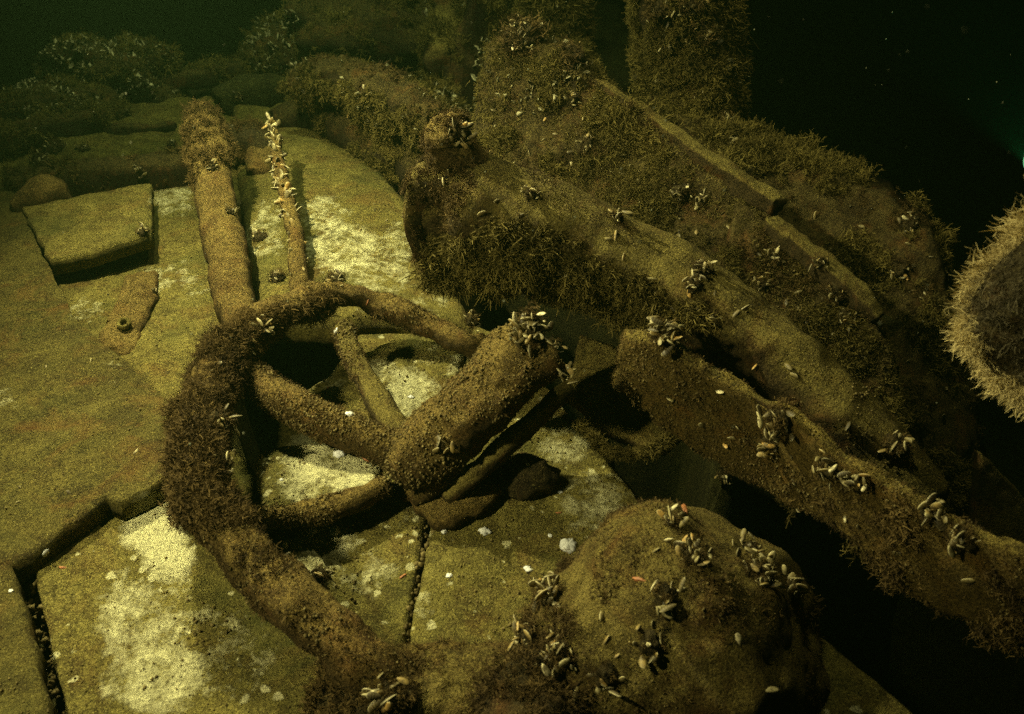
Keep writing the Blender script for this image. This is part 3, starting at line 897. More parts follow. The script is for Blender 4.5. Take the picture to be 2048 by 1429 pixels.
CLUMPS = []
CLUSTERS = [
    (1058, 662, 26, 44, .040, "tall mussel cluster crowning the broken hub"),
    (1108, 690, 12, 26, .038, "mussels at the outer corner of the broken hub's end"),
    (1125, 745, 6, 18, .032, "pale grey mussels under the lip of the broken hub"),
    (1330, 672, 24, 38, .040, "mussel cluster crowning the end of the long broken timber"),
    (1285, 655, 9, 22, .034, "small mussels at the very tip of the long broken timber"),
    (1560, 840, 14, 38, .040, "mussel cluster with two bright orange shells half way along the broken timber"),
    (1540, 890, 9, 26, .036, "dark mussels just under the orange shells on the broken timber"),
    (1660, 935, 10, 34, .036, "dark mussels on the upper edge of the broken timber"),
    (1720, 965, 8, 28, .036, "grey mussels further down the broken timber's upper edge"),
    (1860, 1025, 8, 26, .034, "mussels standing on the broken timber's edge below the furry post"),
    (1925, 1080, 9, 34, .038, "pale mussels fanned out near the lower end of the broken timber"),
    (1450, 950, 5, 22, .034, "mussels hanging at the broken timber's underside beside the black hollow"),
    (912, 262, 16, 32, .036, "mussel cluster on the weedy top of the hollow log's open end"),
    (850, 310, 5, 16, .034, "two or three pale mussels on the corner of the log's open end"),
    (895, 352, 2, 8, .036, "single cream mussel in the mouth of the hollow log"),
    (670, 562, 9, 26, .036, "mussels with an orange shell on top of the wheel rim"),
    (430, 850, 10, 46, .030, "grey mussels buried in the weed of the wheel rim"),
    (440, 930, 8, 40, .030, "grey mussels low in the weed of the wheel rim"),
    (520, 655, 5, 22, .032, "mussels on the wheel rim's upper bend"),
    (500, 690, 4, 20, .030, "mussels under the wheel rim's upper bend"),
    (640, 1150, 6, 26, .026, "dark mussels on the spotted plank inside the wheel rim"),
    (565, 1110, 3, 12, .032, "cream mussel on the lower wheel rim"),
    (885, 890, 3, 14, .040, "open mussel shell on the hub of the wheel"),
    (1385, 1115, 12, 36, .036, "pale grey mussels on top of the big concretion"),
    (1345, 1045, 7, 24, .030, "mussels at the summit of the big concretion"),
    (1520, 1150, 20, 46, .036, "mussel cluster on the far shoulder of the big concretion"),
    (1585, 1180, 10, 30, .034, "mussels at the outer edge of the big concretion"),
    (1500, 1100, 7, 28, .032, "mussels near the top of the far shoulder of the big concretion"),
    (1330, 1195, 7, 34, .036, "grey mussels half way down the big concretion"),
    (1100, 1190, 16, 44, .038, "dark mussels where the wheel rim meets the big concretion"),
    (1060, 1280, 16, 46, .034, "dark mussels on the shaded side of the big concretion"),
    (1120, 1310, 14, 46, .036, "mussels low on the shaded side of the big concretion"),
    (1300, 1290, 6, 36, .034, "pale shells low on the front of the big concretion"),
    (1210, 1350, 5, 34, .034, "shells at the bottom of the big concretion"),
    (770, 1390, 9, 34, .040, "pale mussels on the small weedy lump under the wheel rim"),
    (1405, 540, 12, 28, .032, "mussel cluster on the flank of the hollow log"),
    (1385, 575, 7, 26, .030, "mussels under the flank cluster of the hollow log"),
    (1235, 435, 5, 18, .032, "mussels on the hollow log's upper side"),
    (1060, 390, 5, 18, .032, "mussels on the hollow log's upper side near its open end"),
    (1130, 540, 2, 9, .034, "pale yellow mussel in the weed on the log's front"),
    (1425, 630, 3, 14, .034, "mussel low on the hollow log's flank"),
    (1550, 510, 6, 20, .032, "mussels on the dark timber above the hollow log"),
    (1525, 570, 6, 22, .030, "mussels in the groove behind the hollow log"),
    (1640, 525, 4, 16, .032, "mussels on the bare ridge of the stepped timber"),
    (1670, 585, 8, 26, .032, "mussels below the bare ridge of the stepped timber"),
    (1690, 640, 7, 28, .030, "mussels at the lower end of the stepped timber"),
    (1790, 890, 8, 34, .034, "weedy mussels behind the broken timber"),
    (1290, 210, 6, 22, .030, "mussels on the smooth ridge beside the tall post"),
    (1455, 245, 9, 30, .032, "pale round mussels at the foot of the tall post"),
    (1465, 290, 4, 16, .032, "mussels with one bright yellow shell on the ridge below the tall post"),
    (1150, 195, 4, 14, .034, "big pale mussel on the upper hull timber"),
    (1045, 80, 20, 50, .026, "mussels crowning the top corner of the hull timber"),
    (1150, 120, 8, 40, .026, "mussels beside the top corner of the hull timber"),
    (1360, 385, 7, 28, .028, "mussels in the middle of the hull timber"),
    (1400, 400, 6, 20, .028, "small pale mussels in the middle of the hull timber"),
    (1170, 290, 6, 28, .028, "mussels in the weed of the hull timber above the log"),
    (1320, 20, 8, 34, .032, "mussels near the top of the tall post"),
    (1380, 10, 8, 34, .032, "mussels with an orange shell at the top of the tall post"),
    (1410, 70, 6, 30, .032, "mussels on the sunny side of the tall post"),
    (1335, 90, 5, 24, .032, "mussels half way up the tall post"),
    (1820, 450, 5, 26, .032, "mussels among the weed of the farthest hull timber"),
    (1800, 540, 5, 30, .032, "mussels on the shaded face of the farthest hull timber"),
    (555, 560, 7, 24, .026, "grey mussels at the foot of the thin spar"),
    (460, 425, 4, 14, .026, "mussels on the flank of the rib timber"),
    (425, 335, 5, 15, .026, "mussels on the upper rib timber"),
    (520, 475, 5, 20, .024, "dark mussels on the pale patch beside the thin spar"),
    (285, 465, 6, 16, .026, "mussels on the corner of the short plank"),
    (280, 340, 7, 16, .028, "mussels on the dark beam behind the short plank"),
    (110, 300, 12, 26, .028, "mussels on the dark beam near the log end"),
    (80, 320, 6, 20, .028, "mussels at the far end of the dark beam"),
    (345, 288, 5, 12, .028, "spiky pale mussels on the greenish silt behind the dark beam"),
    (170, 300, 5, 14, .028, "small mussel tuft on the greenish silt behind the dark beam"),
    (310, 585, 2, 8, .024, "small mussel beside the bolted bracket"),
    (475, 195, 5, 14, .026, "mussels on the silt beside the rib timber's tip"),
    (695, 190, 6, 24, .028, "mussels on the crown of the round broken log"),
    (940, 645, 8, 30, .024, "dark shiny mussels in the shade where the wheel rim ends"),
]
for c in CLUSTERS:
    cluster(*c)

# the thin spar is crusted all along
sp_pts = catmull(zs([(547, 245, .26), (556, 320, .21), (574, 400, .16), (592, 480, .11), (600, 590, .06)]), 60)
SPAR_LABELS = ["mussel crust on the tip of the thin spar", "mussel crust on the upper part of the thin spar", "mussel crust half way down the thin spar",
               "sparser mussel crust on the lower part of the thin spar", "sparse mussel crust near the foot of the thin spar"]
for part in range(5):
    e = empty("mussel_cluster", label=SPAR_LABELS[part], cat="mussels", group="mussel crust along the thin spar")
    e.location = sp_pts[part * 12 + 6]
    for k in range(part * 12, part * 12 + 12):
        for _ in range(3 if k < 36 else 2):
            v = Vector((random.gauss(0, 1), random.gauss(-.5, 1), random.gauss(.3, .6))).normalized()
            put_mussel(mussel_matrix(np.array(sp_pts[k]) - np.array(e.location) + np.array(v) * .016, v, .040 if k < 36 else .030, .6), e)

# lone mussels on the timbers
SINGLES = [("hollow_log", [(960, 340), (1440, 500), (1620, 860), (1420, 760)], 0, "", ""), ]


def singles(poly, n, size, label, group, only=None):
    P = np.array(poly, dtype=float)
    x0, y0, x1, y1 = P[:, 0].min(), P[:, 1].min(), P[:, 0].max(), P[:, 1].max()
    k = tries = 0
    while k < n and tries < n * 30:
        tries += 1
        x, y = random.uniform(x0, x1), random.uniform(y0, y1)
        if not in_poly(np.array([x]), np.array([y]), P)[0]:
            continue
        h = hit(x, y)
        if h is None or (only is not None and h[2] not in only):
            continue
        put_mussel(mussel_matrix(h[0] - h[1] * size * .1, h[1], size, random.uniform(.1, .8)), label=label, cat="mussel", group=group)
        k += 1


def in_poly(x, y, P):
    ins = np.zeros(len(x), dtype=bool)
    j = len(P) - 1
    for i in range(len(P)):
        c = ((P[i, 1] > y) != (P[j, 1] > y)) & (x < (P[j, 0] - P[i, 0]) * (y - P[i, 1]) / (P[j, 1] - P[i, 1] + 1e-9) + P[i, 0])
        ins ^= c
        j = i
    return ins


singles([(990, 130), (1200, 180), (1540, 410), (1480, 540), (1150, 400), (960, 320)], 55, .030, "lone mussel on the weedy face of the hull timber behind the log", "lone mussels on the hull timber", [hull1])
singles([(1540, 450), (1740, 620), (1790, 850), (1700, 840), (1470, 560)], 26, .030, "lone mussel on the stepped hull timber", "lone mussels on the stepped timber", [hull2])
singles([(1540, 300), (1740, 380), (1900, 520), (1900, 850), (1800, 820), (1600, 430)], 22, .032, "lone mussel on the shaded face of the farthest hull timber", "lone mussels on the farthest timber", [hull3])
singles([(960, 340), (1150, 400), (1440, 520), (1720, 850), (1600, 860), (1300, 600), (900, 540)], 24, .030, "lone mussel on the hollow log", "lone mussels on the hollow log", [log])
singles([(1270, 0), (1440, 0), (1480, 220), (1290, 190)], 34, .032, "lone mussel in the weed of the tall post", "lone mussels on the tall post", [post1])
singles([(1080, 1180), (1350, 1020), (1580, 1160), (1560, 1400), (1050, 1400)], 14, .030, "lone mussel on the big silted concretion", "lone mussels on the big concretion", [lump])
singles([(600, 170), (720, 160), (850, 260), (830, 290), (640, 240)], 22, .028, "lone mussel on the round broken log", "lone mussels on the round broken log", [bbeam])
singles([(1250, 680), (1540, 820), (1900, 1060), (2040, 1200), (1700, 1100), (1300, 840)], 18, .026, "lone mussel on the long rusty broken timber", "lone mussels on the broken timber", [fplate])
singles([(480, 560), (720, 560), (950, 690), (700, 620), (480, 700), (380, 900), (380, 750)], 16, .024, "lone mussel on the wheel rim", "lone mussels on the wheel rim", [rim])
singles([(0, 600), (350, 500), (330, 950), (0, 1050)], 7, .018, "tiny mussel on the flat brown slab or plank beside the wheel", "tiny mussels on the flat slab")
singles([(480, 350), (850, 460), (900, 600), (640, 560)], 8, .018, "tiny mussel on the broad smooth plank", "tiny mussels on the broad plank")

# white and orange shell bits
BITS = [(700, 830, .020, 'white', "bright white shell bit beside the thick spoke"), (682, 908, .026, 'white', "largest white shell bit, on the pale spoke board"),
        (622, 1060, .026, 'white', "white shell bit under the spoke board, the one nearer the rim"), (670, 1062, .024, 'white', "white shell bit under the spoke board, the one nearer the hub"),
        (970, 1064, .022, 'white', "round white barnacle ring below the hub"), (889, 1062, .013, 'white', "small white shell bit at the plank seam below the hub"),
        (1137, 1093, .034, 'white', "broad white encrusted shell patch near the big concretion"), (1055, 1139, .015, 'white', "white shell bit above the dark mussels of the concretion"),
        (899, 1152, .011, 'white', "tiny white shell bit in the middle of the greenish plank"), (90, 1106, .015, 'white', "white shell bit at the broken end of the large slab"),
        (563, 960, .007, 'white', "white speck on the dark end of the spoke board"), (822, 795, .013, 'white', "white shell bit behind the hub"),
        (672, 663, .014, 'white', "pale shell bit at the tip of the thin spoke"), (862, 553, .012, 'white', "white speck on the broad plank near the hollow log"),
        (1100, 1072, .009, 'white', "white speck beside the broad white shell patch"), (1120, 985, .010, 'white', "grey-white speck beside the dark stone"),
        (22, 1182, .008, 'white', "white speck inside the wide dark gap"), (1055, 930, .007, 'white', "white speck on the dark stone"),
        (1368, 1019, .022, 'orange', "orange shell sliver on the summit of the big concretion"), (1278, 1160, .016, 'orange', "orange shell bit on the side of the big concretion"),
        (733, 920, .010, 'orange', "orange speck on the pale spoke board"), (655, 778, .009, 'orange', "orange speck on the plank between the spokes"),
        (1118, 1026, .008, 'orange', "orange speck below the dark stone"), (127, 1136, .010, 'orange', "orange speck on the pale patched plank"),
        (735, 605, .010, 'orange', "orange speck on the upper wheel rim"), (806, 1153, .010, 'orange', "orange speck near the plank seam")]
for px, py, s, mm, lab in BITS:
    h = hit(px, py)
    if h is None:
        continue
    V, F = blob((0, 0, 0), (s * (.5 if mm == 'white' else .25), s * (.62 if mm == 'white' else .9), s * .26), 18, 10, amp=.28, nscale=5, seed=px, amp2=.22)
    o = mk("shell_bit", (V, F), M[mm], label=lab, cat="shell bit", group="shell bits strewn over the planking")
    o.location = h[0] + h[1] * s * .02
    o.rotation_euler = (Vector(h[1]).to_track_quat('Z', 'Y') @ Matrix.Rotation(random.uniform(0, 6.28), 3, 'Z').to_quaternion()).to_euler()

# ================================================================== growth: weed, crumbs, far mussels


def ribbon(P, w0, w1, side):
    n = len(P)
    w = np.linspace(w0, w1, n)[:, None]
    V = np.empty((n * 2, 3))
    V[0::2], V[1::2] = P - side * w, P + side * w
    F = [(2 * i, 2 * i + 1, 2 * i + 3, 2 * i + 2) for i in range(n - 1)]
    return V, np.array(F)


def tuft_template(seed, strands=7, branches=4, spread=.7, width=.022, segs=4, curl=.35, walk=0):
    r = np.random.default_rng(seed)
    Vs, Fs, n = [], [], 0
    for _ in range(strands):
        a = r.uniform(0, 2 * math.pi)
        d = np.array([math.cos(a) * spread * r.uniform(.2, 1), math.sin(a) * spread * r.uniform(.2, 1), 1.0])
        d /= np.linalg.norm(d)
        L = r.uniform(.55, 1.0)
        cur = r.normal(0, curl, 3)
        t = np.linspace(0, 1, segs + 1)[:, None]
        P = d * t * L + cur * t ** 2 * L + r.normal(0, .03, (segs + 1, 3)) * t
        if walk:
            st = [np.zeros(3)]
            dd = d.copy()
            for _s in range(segs):
                dd = dd + r.normal(0, walk, 3)
                dd /= np.linalg.norm(dd)
                st.append(st[-1] + dd * L / segs)
            P = np.array(st)
        side = np.cross(d, r.normal(0, 1, 3))
        side /= np.linalg.norm(side)
        V, F = ribbon(P, width, width * .45, side)
        Vs.append(V)
        Fs.append(F + n)
        n += len(V)
        for _b in range(branches):
            k = r.uniform(.25, .95)
            p0 = P[int(k * segs)] + (P[min(segs, int(k * segs) + 1)] - P[int(k * segs)]) * ((k * segs) % 1)
            bd = d + r.normal(0, .75, 3)
            bd /= np.linalg.norm(bd)
            bl = L * r.uniform(.18, .38)
            Q = p0 + bd * np.linspace(0, 1, 3)[:, None] * bl + r.normal(0, .05, 3) * np.linspace(0, 1, 3)[:, None] ** 2
            side = np.cross(bd, r.normal(0, 1, 3))
            side /= np.linalg.norm(side)
            V, F = ribbon(Q, width * .75, width * .35, side)
            Vs.append(V)
            Fs.append(F + n)
            n += len(V)
    return np.vstack(Vs), np.vstack(Fs)


def crumb_template(seed):
    r = np.random.default_rng(seed)
    V, F = blob((0, 0, .3), (.5, .5, .5), 5, 4, amp=.5, nscale=4, seed=seed)
    return V, F


TUFT = [tuft_template(s, 8, 5, .9, .024, 5, .4, .35) for s in range(8)]
TUFT_FINE = [tuft_template(40 + s, 12, 4, 1.3, .024, 6, .5, .75) for s in range(8)]
TUFT_BUSH = [tuft_template(80 + s, 13, 4, 1.5, .023, 6, .5, .75) for s in range(8)]
HAIR = [tuft_template(120 + s, 7, 1, .6, .020, 6, .30, .38) for s in range(8)]
FINE_HAIR = [tuft_template(140 + s, 9, 1, .75, .013, 6, .30, .45) for s in range(8)]
FUZZ = [tuft_template(160 + s, 5, 0, 1.2, .060, 3, .4, .5) for s in range(6)]
CRUMB = [crumb_template(s) for s in range(4)]


def sample(obj, n):
    V, F = GEO[obj.name]
    a, b, c, d = V[F[:, 0]], V[F[:, 1]], V[F[:, 2]], V[F[:, 3]]
    nrm = np.cross(c - a, d - b)
    area = np.linalg.norm(nrm, axis=1) / 2
    i = RNG.choice(len(F), n, p=area / area.sum())
    u, v = RNG.random(n)[:, None], RNG.random(n)[:, None]
    P = (a[i] * (1 - u) + b[i] * u) * (1 - v) + (d[i] * (1 - u) + c[i] * u) * v
    N = nrm[i] / np.maximum(np.linalg.norm(nrm[i], axis=1), 1e-9)[:, None]
    if obj.type == 'MESH' and obj.matrix_world != Matrix.Identity(4):
        pass
    return P, N


def fix_normals(P, N, obj, inside):
    """point the sampled normals out of the body"""
    V, _ = GEO[obj.name]
    return N


def growth(obj, n, size, templates, mat, poly=None, up=None, hang=0.0, lift=0.0, clump=0.0, clump_scale=7.0, name="weed", jitter=.5, sizevar=.45, facing=None, label=None):
    """weed on obj's surface: n tries; poly = photo outline it keeps to; up = range of normal z; clump = noise threshold"""
    P, N = sample(obj, n)
    keep = np.ones(len(P), dtype=bool)
    if poly is not None:
        px, py = proj(P)
        keep &= in_poly(px, py, np.array(poly, dtype=float))
    if up is not None:
        keep &= (N[:, 2] > up[0]) & (N[:, 2] < up[1])
    if facing is not None:
        tc = EYE - P
        f = np.sum(N * tc, 1) / np.linalg.norm(tc, axis=1)
        keep &= (f > facing[0]) & (f < facing[1])
    if clump is not None and clump > -1:
        keep &= fbm(P, clump_scale, 3, 4) > clump
    P, N = P[keep], N[keep]
    if not len(P):
        return None
    Z = N * (1.0) + np.array([0, 0, -hang]) + RNG.normal(0, jitter, P.shape)
    Z /= np.linalg.norm(Z, axis=1)[:, None]
    X = np.cross(Z, RNG.normal(0, 1, P.shape))
    X /= np.linalg.norm(X, axis=1)[:, None]
    Y = np.cross(Z, X)
    S = size * RNG.uniform(1 - sizevar, 1 + sizevar, len(P)) * np.clip(1 + fbm(P, 16, 2, 11) * .9, .45, 1.7)
    T = np.clip(RNG.normal(.45, .25, len(P)) + fbm(P, 5, 2, 8) * .35, 0, 1)
    which = RNG.integers(0, len(templates), len(P))
    VV, FF, TT, base = [], [], [], 0
    for k, (tv, tf) in enumerate(templates):
        m = which == k
        if not m.any():
            continue
        p, x, y, z, s = P[m], X[m], Y[m], Z[m], S[m]
        W = (tv[None, :, 0:1] * x[:, None] + tv[None, :, 1:2] * y[:, None] + tv[None, :, 2:3] * z[:, None]) * s[:, None, None] + p[:, None] + N[m][:, None] * lift
        cnt = len(p)
        VV.append(W.reshape(-1, 3))
        FF.append((tf[None] + (np.arange(cnt) * len(tv))[:, None, None] + base).reshape(-1, 4))
        TT.append((T[m][:, None] + tv[None, :, 2] * .35 - .1).clip(0, 1).ravel())
        base += cnt * len(tv)
    V, F, T = np.vstack(VV), np.vstack(FF), np.concatenate(TT)
    me = mesh_data(name, V, F, False, {'tint': T})
    me.materials.append(mat)
    o = bpy.data.objects.new(name, me)
    COL.objects.link(o)
    o.parent = obj
    o["kind"] = "stuff"
    if label:
        o["label"] = label
    return o


FAR_MUSSEL = [(np.array([[0, 0, 0], [.3, 0, .5], [0, .12, .55], [0, 0, 1.0], [-.3, 0, .5], [0, -.12, .55]], dtype=float), np.array([[0, 1, 3, 2], [0, 2, 3, 4], [0, 5, 3, 1], [0, 4, 3, 5]]))]
M['far_mussel'] = tint_mat('far_mussels', (0.07, 0.060, 0.025), (0.50, 0.45, 0.24), .6)
A, AB = M['algae'], M['algae_brown']
# wheel rim: brown bushy weed on its left bend, crumbs and nubs elsewhere
growth(rim, 8000, .029, TUFT_BUSH, AB, poly=[(280, 1020), (280, 780), (410, 650), (500, 620), (540, 690), (520, 800), (520, 960), (560, 1040), (420, 1060)], clump=-1.5, name="brown_weed")
growth(rim, 5000, .030, TUFT_FINE, AB, poly=[(380, 700), (620, 560), (780, 600), (760, 700), (560, 720)], up=(-1, .6), clump=-.3, hang=.3, name="hanging_weed")
growth(rim, 3500, .004, CRUMB, M['nub'], clump=0, name="silt_crumbs", jitter=.3)
growth(rim, 8000, .008, FUZZ, AB, clump=-.2, name="brown_fuzz")
growth(rim, 1200, .022, TUFT_FINE, AB, poly=[(360, 980), (540, 980), (640, 1130), (560, 1180), (430, 1120)], clump=0.05, name="brown_weed")
for s_, n_ in ((sp1, 2200), (sp2, 1100), (sp3, 500), (spb, 900)):
    growth(s_, n_, .0038, CRUMB, M['nub'], clump=-.1, name="silt_crumbs", jitter=.3)
    growth(s_, n_ if s_ is not sp3 else 300, .009, FUZZ, AB, clump=-.2, name="brown_fuzz")
growth(hub, 3000, .006, FUZZ, AB, clump=-.1, name="brown_fuzz")
growth(hub, 3500, .0042, CRUMB, M['nub'], clump=-.1, name="silt_crumbs", jitter=.3)
# hollow log
front = [(850, 470), (930, 480), (1010, 430), (1250, 500), (1420, 540), (1420, 640), (1200, 640), (1000, 640), (860, 560)]
growth(log, 17000, .045, TUFT_FINE, A, poly=front, up=(-1, .5), hang=1.1, clump=-.35, name="olive_weed")
growth(log, 2500, .028, TUFT_BUSH, AB, poly=[(820, 220), (1000, 220), (1010, 400), (930, 380), (860, 340)], clump=-.1, name="brown_weed")
growth(log, 6000, .020, TUFT_BUSH, AB, poly=[(800, 300), (935, 300), (945, 380), (900, 470), (940, 600), (840, 600)], clump=-.35, hang=.4, name="brown_weed")
growth(log, 2600, .022, HAIR, AB, poly=[(930, 300), (1200, 370), (1260, 460), (980, 400)], up=(.3, 1), clump=-.1, name="brown_fuzz")
growth(log, 5000, .0035, CRUMB, M['nub'], clump=.1, name="silt_crumbs", jitter=.3)
growth(bpy.data.objects["log_end_crust"], 450, .016, TUFT_BUSH, AB, clump=-1, name="brown_weed")
# hull timbers
growth(hull1, 16000, .030, TUFT_FINE, A, poly=[(900, 350), (960, 60), (1190, 100), (1250, 230), (1380, 340), (1340, 470), (1150, 420), (1000, 380)], hang=.25, clump=-.12, clump_scale=5, name="olive_weed")
growth(hull1, 5000, .026, TUFT_FINE, A, poly=[(1250, 250), (1520, 410), (1500, 540), (1300, 470)], hang=.5, clump=.12, clump_scale=6, name="olive_weed")
growth(hull1, 14000, .014, FUZZ, A, clump=-.3, name="olive_fuzz")
growth(hull1, 3000, .005, CRUMB, M['nub'], clump=-.1, name="silt_crumbs", jitter=.3)
growth(hull2, 6000, .026, TUFT_FINE, A, hang=.5, clump=.22, clump_scale=6, name="olive_weed")
growth(hull2, 9000, .014, FUZZ, A, clump=-.3, name="olive_fuzz")
growth(hull2, 2500, .005, CRUMB, M['nub'], clump=-.1, name="silt_crumbs", jitter=.3)
growth(hull3, 10000, .042, TUFT, A, poly=[(1280, 120), (1500, 230), (1700, 300), (1900, 400), (1960, 620), (1900, 560), (1760, 420), (1600, 400), (1420, 300)], hang=-.5, clump=-.3, clump_scale=5, name="olive_weed")
growth(hull3, 9000, .042, TUFT_FINE, A, hang=.3, clump=.12, clump_scale=5, name="olive_weed")
for o_, n_ in ((hull1, 5000), (hull2, 2200), (hull3, 4500)):
    growth(o_, n_, .042, HAIR, A, hang=1.2, clump=.26, clump_scale=4, name="drooping_weed", sizevar=.6)
    growth(o_, n_, .020, TUFT_BUSH, AB, clump=.15, clump_scale=8, name="brown_weed", sizevar=.6)
# posts and background
growth(post1, 3500, .050, HAIR, A, hang=1.0, clump=.2, clump_scale=5, name="drooping_weed", sizevar=.6)
growth(post1, 14000, .036, TUFT, A, hang=-.1, clump=-.35, clump_scale=6, name="olive_weed")
growth(post2, 3500, .055, TUFT, A, hang=.1, clump=-.4, name="olive_weed")
growth(post3, 1600, .04, TUFT, A, hang=.1, clump=-.05, name="olive_weed")
growth(bbeam, 4200, .045, TUFT_FINE, A, up=(-1, .45), hang=.9, clump=-.4, name="hanging_weed")
growth(bbeam, 2600, .020, FUZZ, AB, clump=-.1, name="brown_fuzz")
growth(bbeam, 500, .026, FAR_MUSSEL, M['far_mussel'], clump=-.1, up=(-1, .6), jitter=.8, name="far_mussels")
growth(bbeam2, 1500, .04, TUFT_FINE, A, clump=0, name="olive_weed")
rib = bpy.data.objects["rib_timber"]
growth(rib, 2600, .030, TUFT_FINE, AB, poly=[(350, 180), (470, 180), (540, 330), (470, 330), (400, 330), (370, 480), (350, 330)], clump=-.3, name="brown_weed")
growth(bpy.data.objects["timber_stub"], 900, .030, TUFT_FINE, AB, clump=-.3, name="brown_weed")
growth(bpy.data.objects["cross_beam"], 900, .022, FUZZ, AB, clump=-.2, name="brown_fuzz")
growth(bpy.data.objects["cross_beam"], 500, .030, TUFT_FINE, A, clump=.1, name="olive_weed")
# foreground timber
growth(fplate, 3600, .040, TUFT_FINE, A, poly=[(1400, 930), (1560, 1000), (1720, 1090), (1830, 1260), (1900, 1340), (1700, 1200), (1540, 1080)], hang=1.0, clump=-.2, name="olive_weed", lift=0)
growth(fplate, 1800, .030, TUFT_BUSH, AB, poly=[(1640, 1000), (1900, 1050), (2060, 1160), (2060, 1420), (1800, 1250)], hang=.4, clump=.0, name="brown_weed")
growth(fplate, 7000, .009, FUZZ, AB, clump=-.2, name="brown_fuzz")
growth(fplate, 4000, .0036, CRUMB, M['nub'], clump=-.1, name="silt_crumbs", jitter=.3)
growth(lump, 3000, .0035, CRUMB, M['nub'], clump=0.0, name="silt_crumbs", jitter=.3)
growth(lump, 9000, .010, FUZZ, AB, clump=-.1, name="brown_fuzz")
growth(lump, 6000, .026, TUFT_BUSH, AB, poly=[(1000, 1130), (1150, 1110), (1190, 1429), (960, 1429)], clump=-.2, name="brown_weed")
growth(bpy.data.objects["concretion.001"], 4000, .009, FUZZ, AB, clump=-.1, name="brown_fuzz")
for nm in ("concretion.002", "concretion.003"):
    growth(bpy.data.objects[nm], 700, .03, TUFT_BUSH, AB, clump=-.4, name="brown_weed")
for cl, n_, sz in CLUMPS:
    growth(cl, n_, sz, TUFT_BUSH, AB, clump=-2, name="brown_weed", jitter=.8)
# furry post
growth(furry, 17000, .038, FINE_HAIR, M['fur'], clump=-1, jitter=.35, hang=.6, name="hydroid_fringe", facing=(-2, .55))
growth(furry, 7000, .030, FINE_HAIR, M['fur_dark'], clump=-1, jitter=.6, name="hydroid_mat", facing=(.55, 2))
# fringe under the plate
fr = mk("weed_fringe", sweep(zs([(1160, 848, .04), (1190, 880, .045), (1230, 905, .05), (1290, 905, .06), (1340, 880, .08)]), [.004, .005, .005, .005, .004], around=8, amp=.002, seed=90), M['lump'],
        label="curved thin weed strand hanging under the tilted green plate", cat="weed")
growth(fr, 260, .022, TUFT_FINE, A, clump=-1, name="olive_weed")
# mounds: weed and far mussels too small to pick apart
for i, m in enumerate(MOUND):
    growth(m, 2200, .045, TUFT, A, clump=-.1, name="olive_weed")
    growth(m, 3200 if i in (4, 3, 5) else 2200, .028, FAR_MUSSEL, M['far_mussel'], clump=-.05, clump_scale=4, jitter=.8, name="far_mussels")
for b in BGB[1:4]:
    growth(b, 500, .04, TUFT, A, clump=0, name="olive_weed")
growth(hull1, 900, .026, FAR_MUSSEL, M['far_mussel'], poly=[(960, 60), (1160, 60), (1200, 200), (1000, 250)], clump=.05, jitter=.8, name="far_mussels")
growth(post1, 500, .030, FAR_MUSSEL, M['far_mussel'], clump=.05, jitter=.8, name="far_mussels")
growth(seabed, 90000, .024, FAR_MUSSEL, M['far_mussel'], poly=[(0, 250), (200, 150), (560, 90), (900, 20), (980, 260), (800, 260), (560, 200), (300, 290)], clump=.12, clump_scale=3, jitter=.8, name="far_mussels")
growth(post2, 300, .030, FAR_MUSSEL, M['far_mussel'], clump=.05, jitter=.8, name="far_mussels")

# silt crumbs strewn over the planking
for o in [x for x in bpy.data.objects if x.name.startswith(("deck_plank", "deck_slab"))]:
    growth(o, 2600, .0036, CRUMB, M['nub'], up=(.5, 1), clump=.0, clump_scale=9, name="silt_crumbs", jitter=.3, sizevar=.6)

# crumbled silt and shell lying in the gaps between the planks
rv, rf, rt, base = [], [], [], 0
for path, wd, cnt in (([(62, 1116), (140, 1062), (215, 1004), (330, 960)], 16, 260), ([(-10, 1020), (40, 1130), (85, 1290), (150, 1440)], 26, 420), ([(806, 1288), (832, 1160), (862, 1046)], 7, 120)):
    pp = np.array([[a, b, 0] for a, b in path], dtype=float)
    for q in polyline(pp, cnt):
        tv, tf = CRUMB[random.randrange(4)]
        c = atz(q[0] + random.gauss(0, wd), q[1] + random.gauss(0, wd), random.uniform(-.045, -.015))
        rv.append(tv * random.choice((.004, .006, .009, .015)) + c)
        rf.append(tf + base)
        rt.append(np.full(len(tv), random.random()))
        base += len(tv)
mk("gap_rubble", (np.vstack(rv), np.vstack(rf)), M['nub'], attrs={'tint': np.concatenate(rt)}, label="crumbled silt and shell lying in the gaps between the planks", cat="rubble", kind="stuff")

# specks drifting in the water
pv, pf, base = [], [], 0
sv, sf = blob((0, 0, 0), (1, 1, 1), 6, 4)
for k in range(300):
    p = aty(random.uniform(-60, 2110), random.uniform(-60, 900), random.choice((random.uniform(.5, 1.2), random.uniform(1.2, 5.0))))
    if p[2] < .5:
        continue
    s = random.choice((.0006, .0008, .001, .0016))
    pv.append(sv * s + p)
    pf.append(sf + base)
    base += len(sv)
mk("drifting_specks", (np.vstack(pv), np.vstack(pf)), M['particle'], label="pale specks of silt drifting in the dark water", cat="specks", kind="stuff")

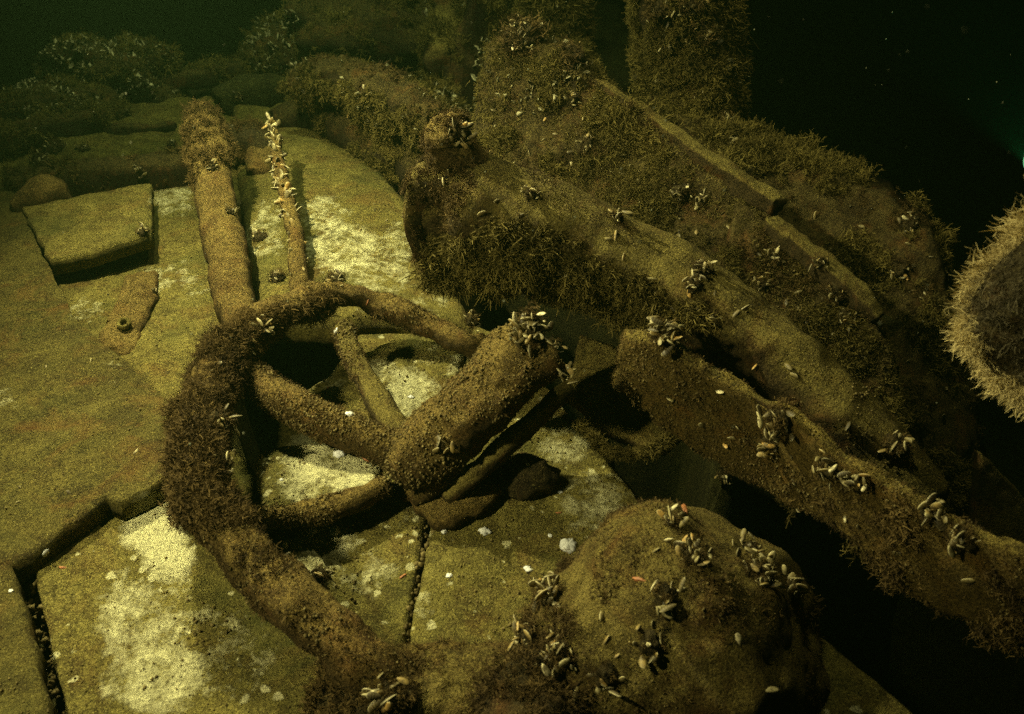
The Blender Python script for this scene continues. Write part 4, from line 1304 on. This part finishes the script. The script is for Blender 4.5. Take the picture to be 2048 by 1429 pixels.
# ------------------------------------------------------------------ the second diver's torch, at the frame's edge
torch = empty("dive_torch", label="dive torch glowing blue-green in the dark water above the furry post", cat="torch")
tp = aty(2060, 322, 2.4)
V, F = sweep([tp + [.04, .02, 0], tp + [.16, .10, .02]], [.03, .026], step=.01, around=20, amp=0)
mk("torch_body", (V, F), M['metal'], torch)
V, F = sweep([tp + [.015, 0.008, 0], tp + [.045, .022, .002]], [.036, .034], step=.006, around=20, amp=0)
mk("torch_head", (V, F), M['metal'], torch)
ml, nt, bs = new_mat('torch_lens')
bs.inputs["Base Color"].default_value = (.3, .9, .7, 1)
bs.inputs["Emission Color"].default_value = (.10, .85, .55, 1)
bs.inputs["Emission Strength"].default_value = 0.12
mk("torch_lens", blob(tp, (.012, .030, .030), 20, 12, amp=0, amp2=0), ml, torch)
tl = spot("torch_beam", tuple(tp + [-.02, -.01, 0]), tuple(tp + [-.35, .25, .9]), 18.0, (.10, 1.0, .62), 90, .5, .01)

# ------------------------------------------------------------------ the turbid water itself
def haze_box():
    x0, x1, y0, y1, z0, z1 = -28, 28, -16, 42, -4.8, 3.6
    V = np.array([[x, y, z] for x in (x0, x1) for y in (y0, y1) for z in (z0, z1)], dtype=float)
    F = np.array([[0, 1, 3, 2], [4, 6, 7, 5], [0, 4, 5, 1], [2, 3, 7, 6], [0, 2, 6, 4], [1, 5, 7, 3]])
    return V, F


mh = bpy.data.materials.new("turbid_green_water")
mh.use_nodes = True
nt = mh.node_tree
for n in list(nt.nodes):
    nt.nodes.remove(n)
ho = nt.nodes.new("ShaderNodeOutputMaterial")
pvn = nt.nodes.new("ShaderNodeVolumePrincipled")
pvn.inputs["Color"].default_value = (0.026, 0.052, 0.020, 1)
pvn.inputs["Density"].default_value = 0.085
pvn.inputs["Anisotropy"].default_value = 0.2
nt.links.new(pvn.outputs[0], ho.inputs["Volume"])
V, F = haze_box()
me = mesh_data("haze", V, F, False)
me.materials.append(mh)
hz = bpy.data.objects.new("haze", me)
COL.objects.link(hz)
hz["kind"] = "stuff"
hz["label"] = "turbid green water around the wreck"
hz["category"] = "haze"
print("mussels", N_MUSSEL, "tris", sum(sum(len(p.vertices) - 2 for p in m.polygons) for m in bpy.data.meshes if len(m.polygons) < 1000), sum(len(m.polygons) for m in bpy.data.meshes))
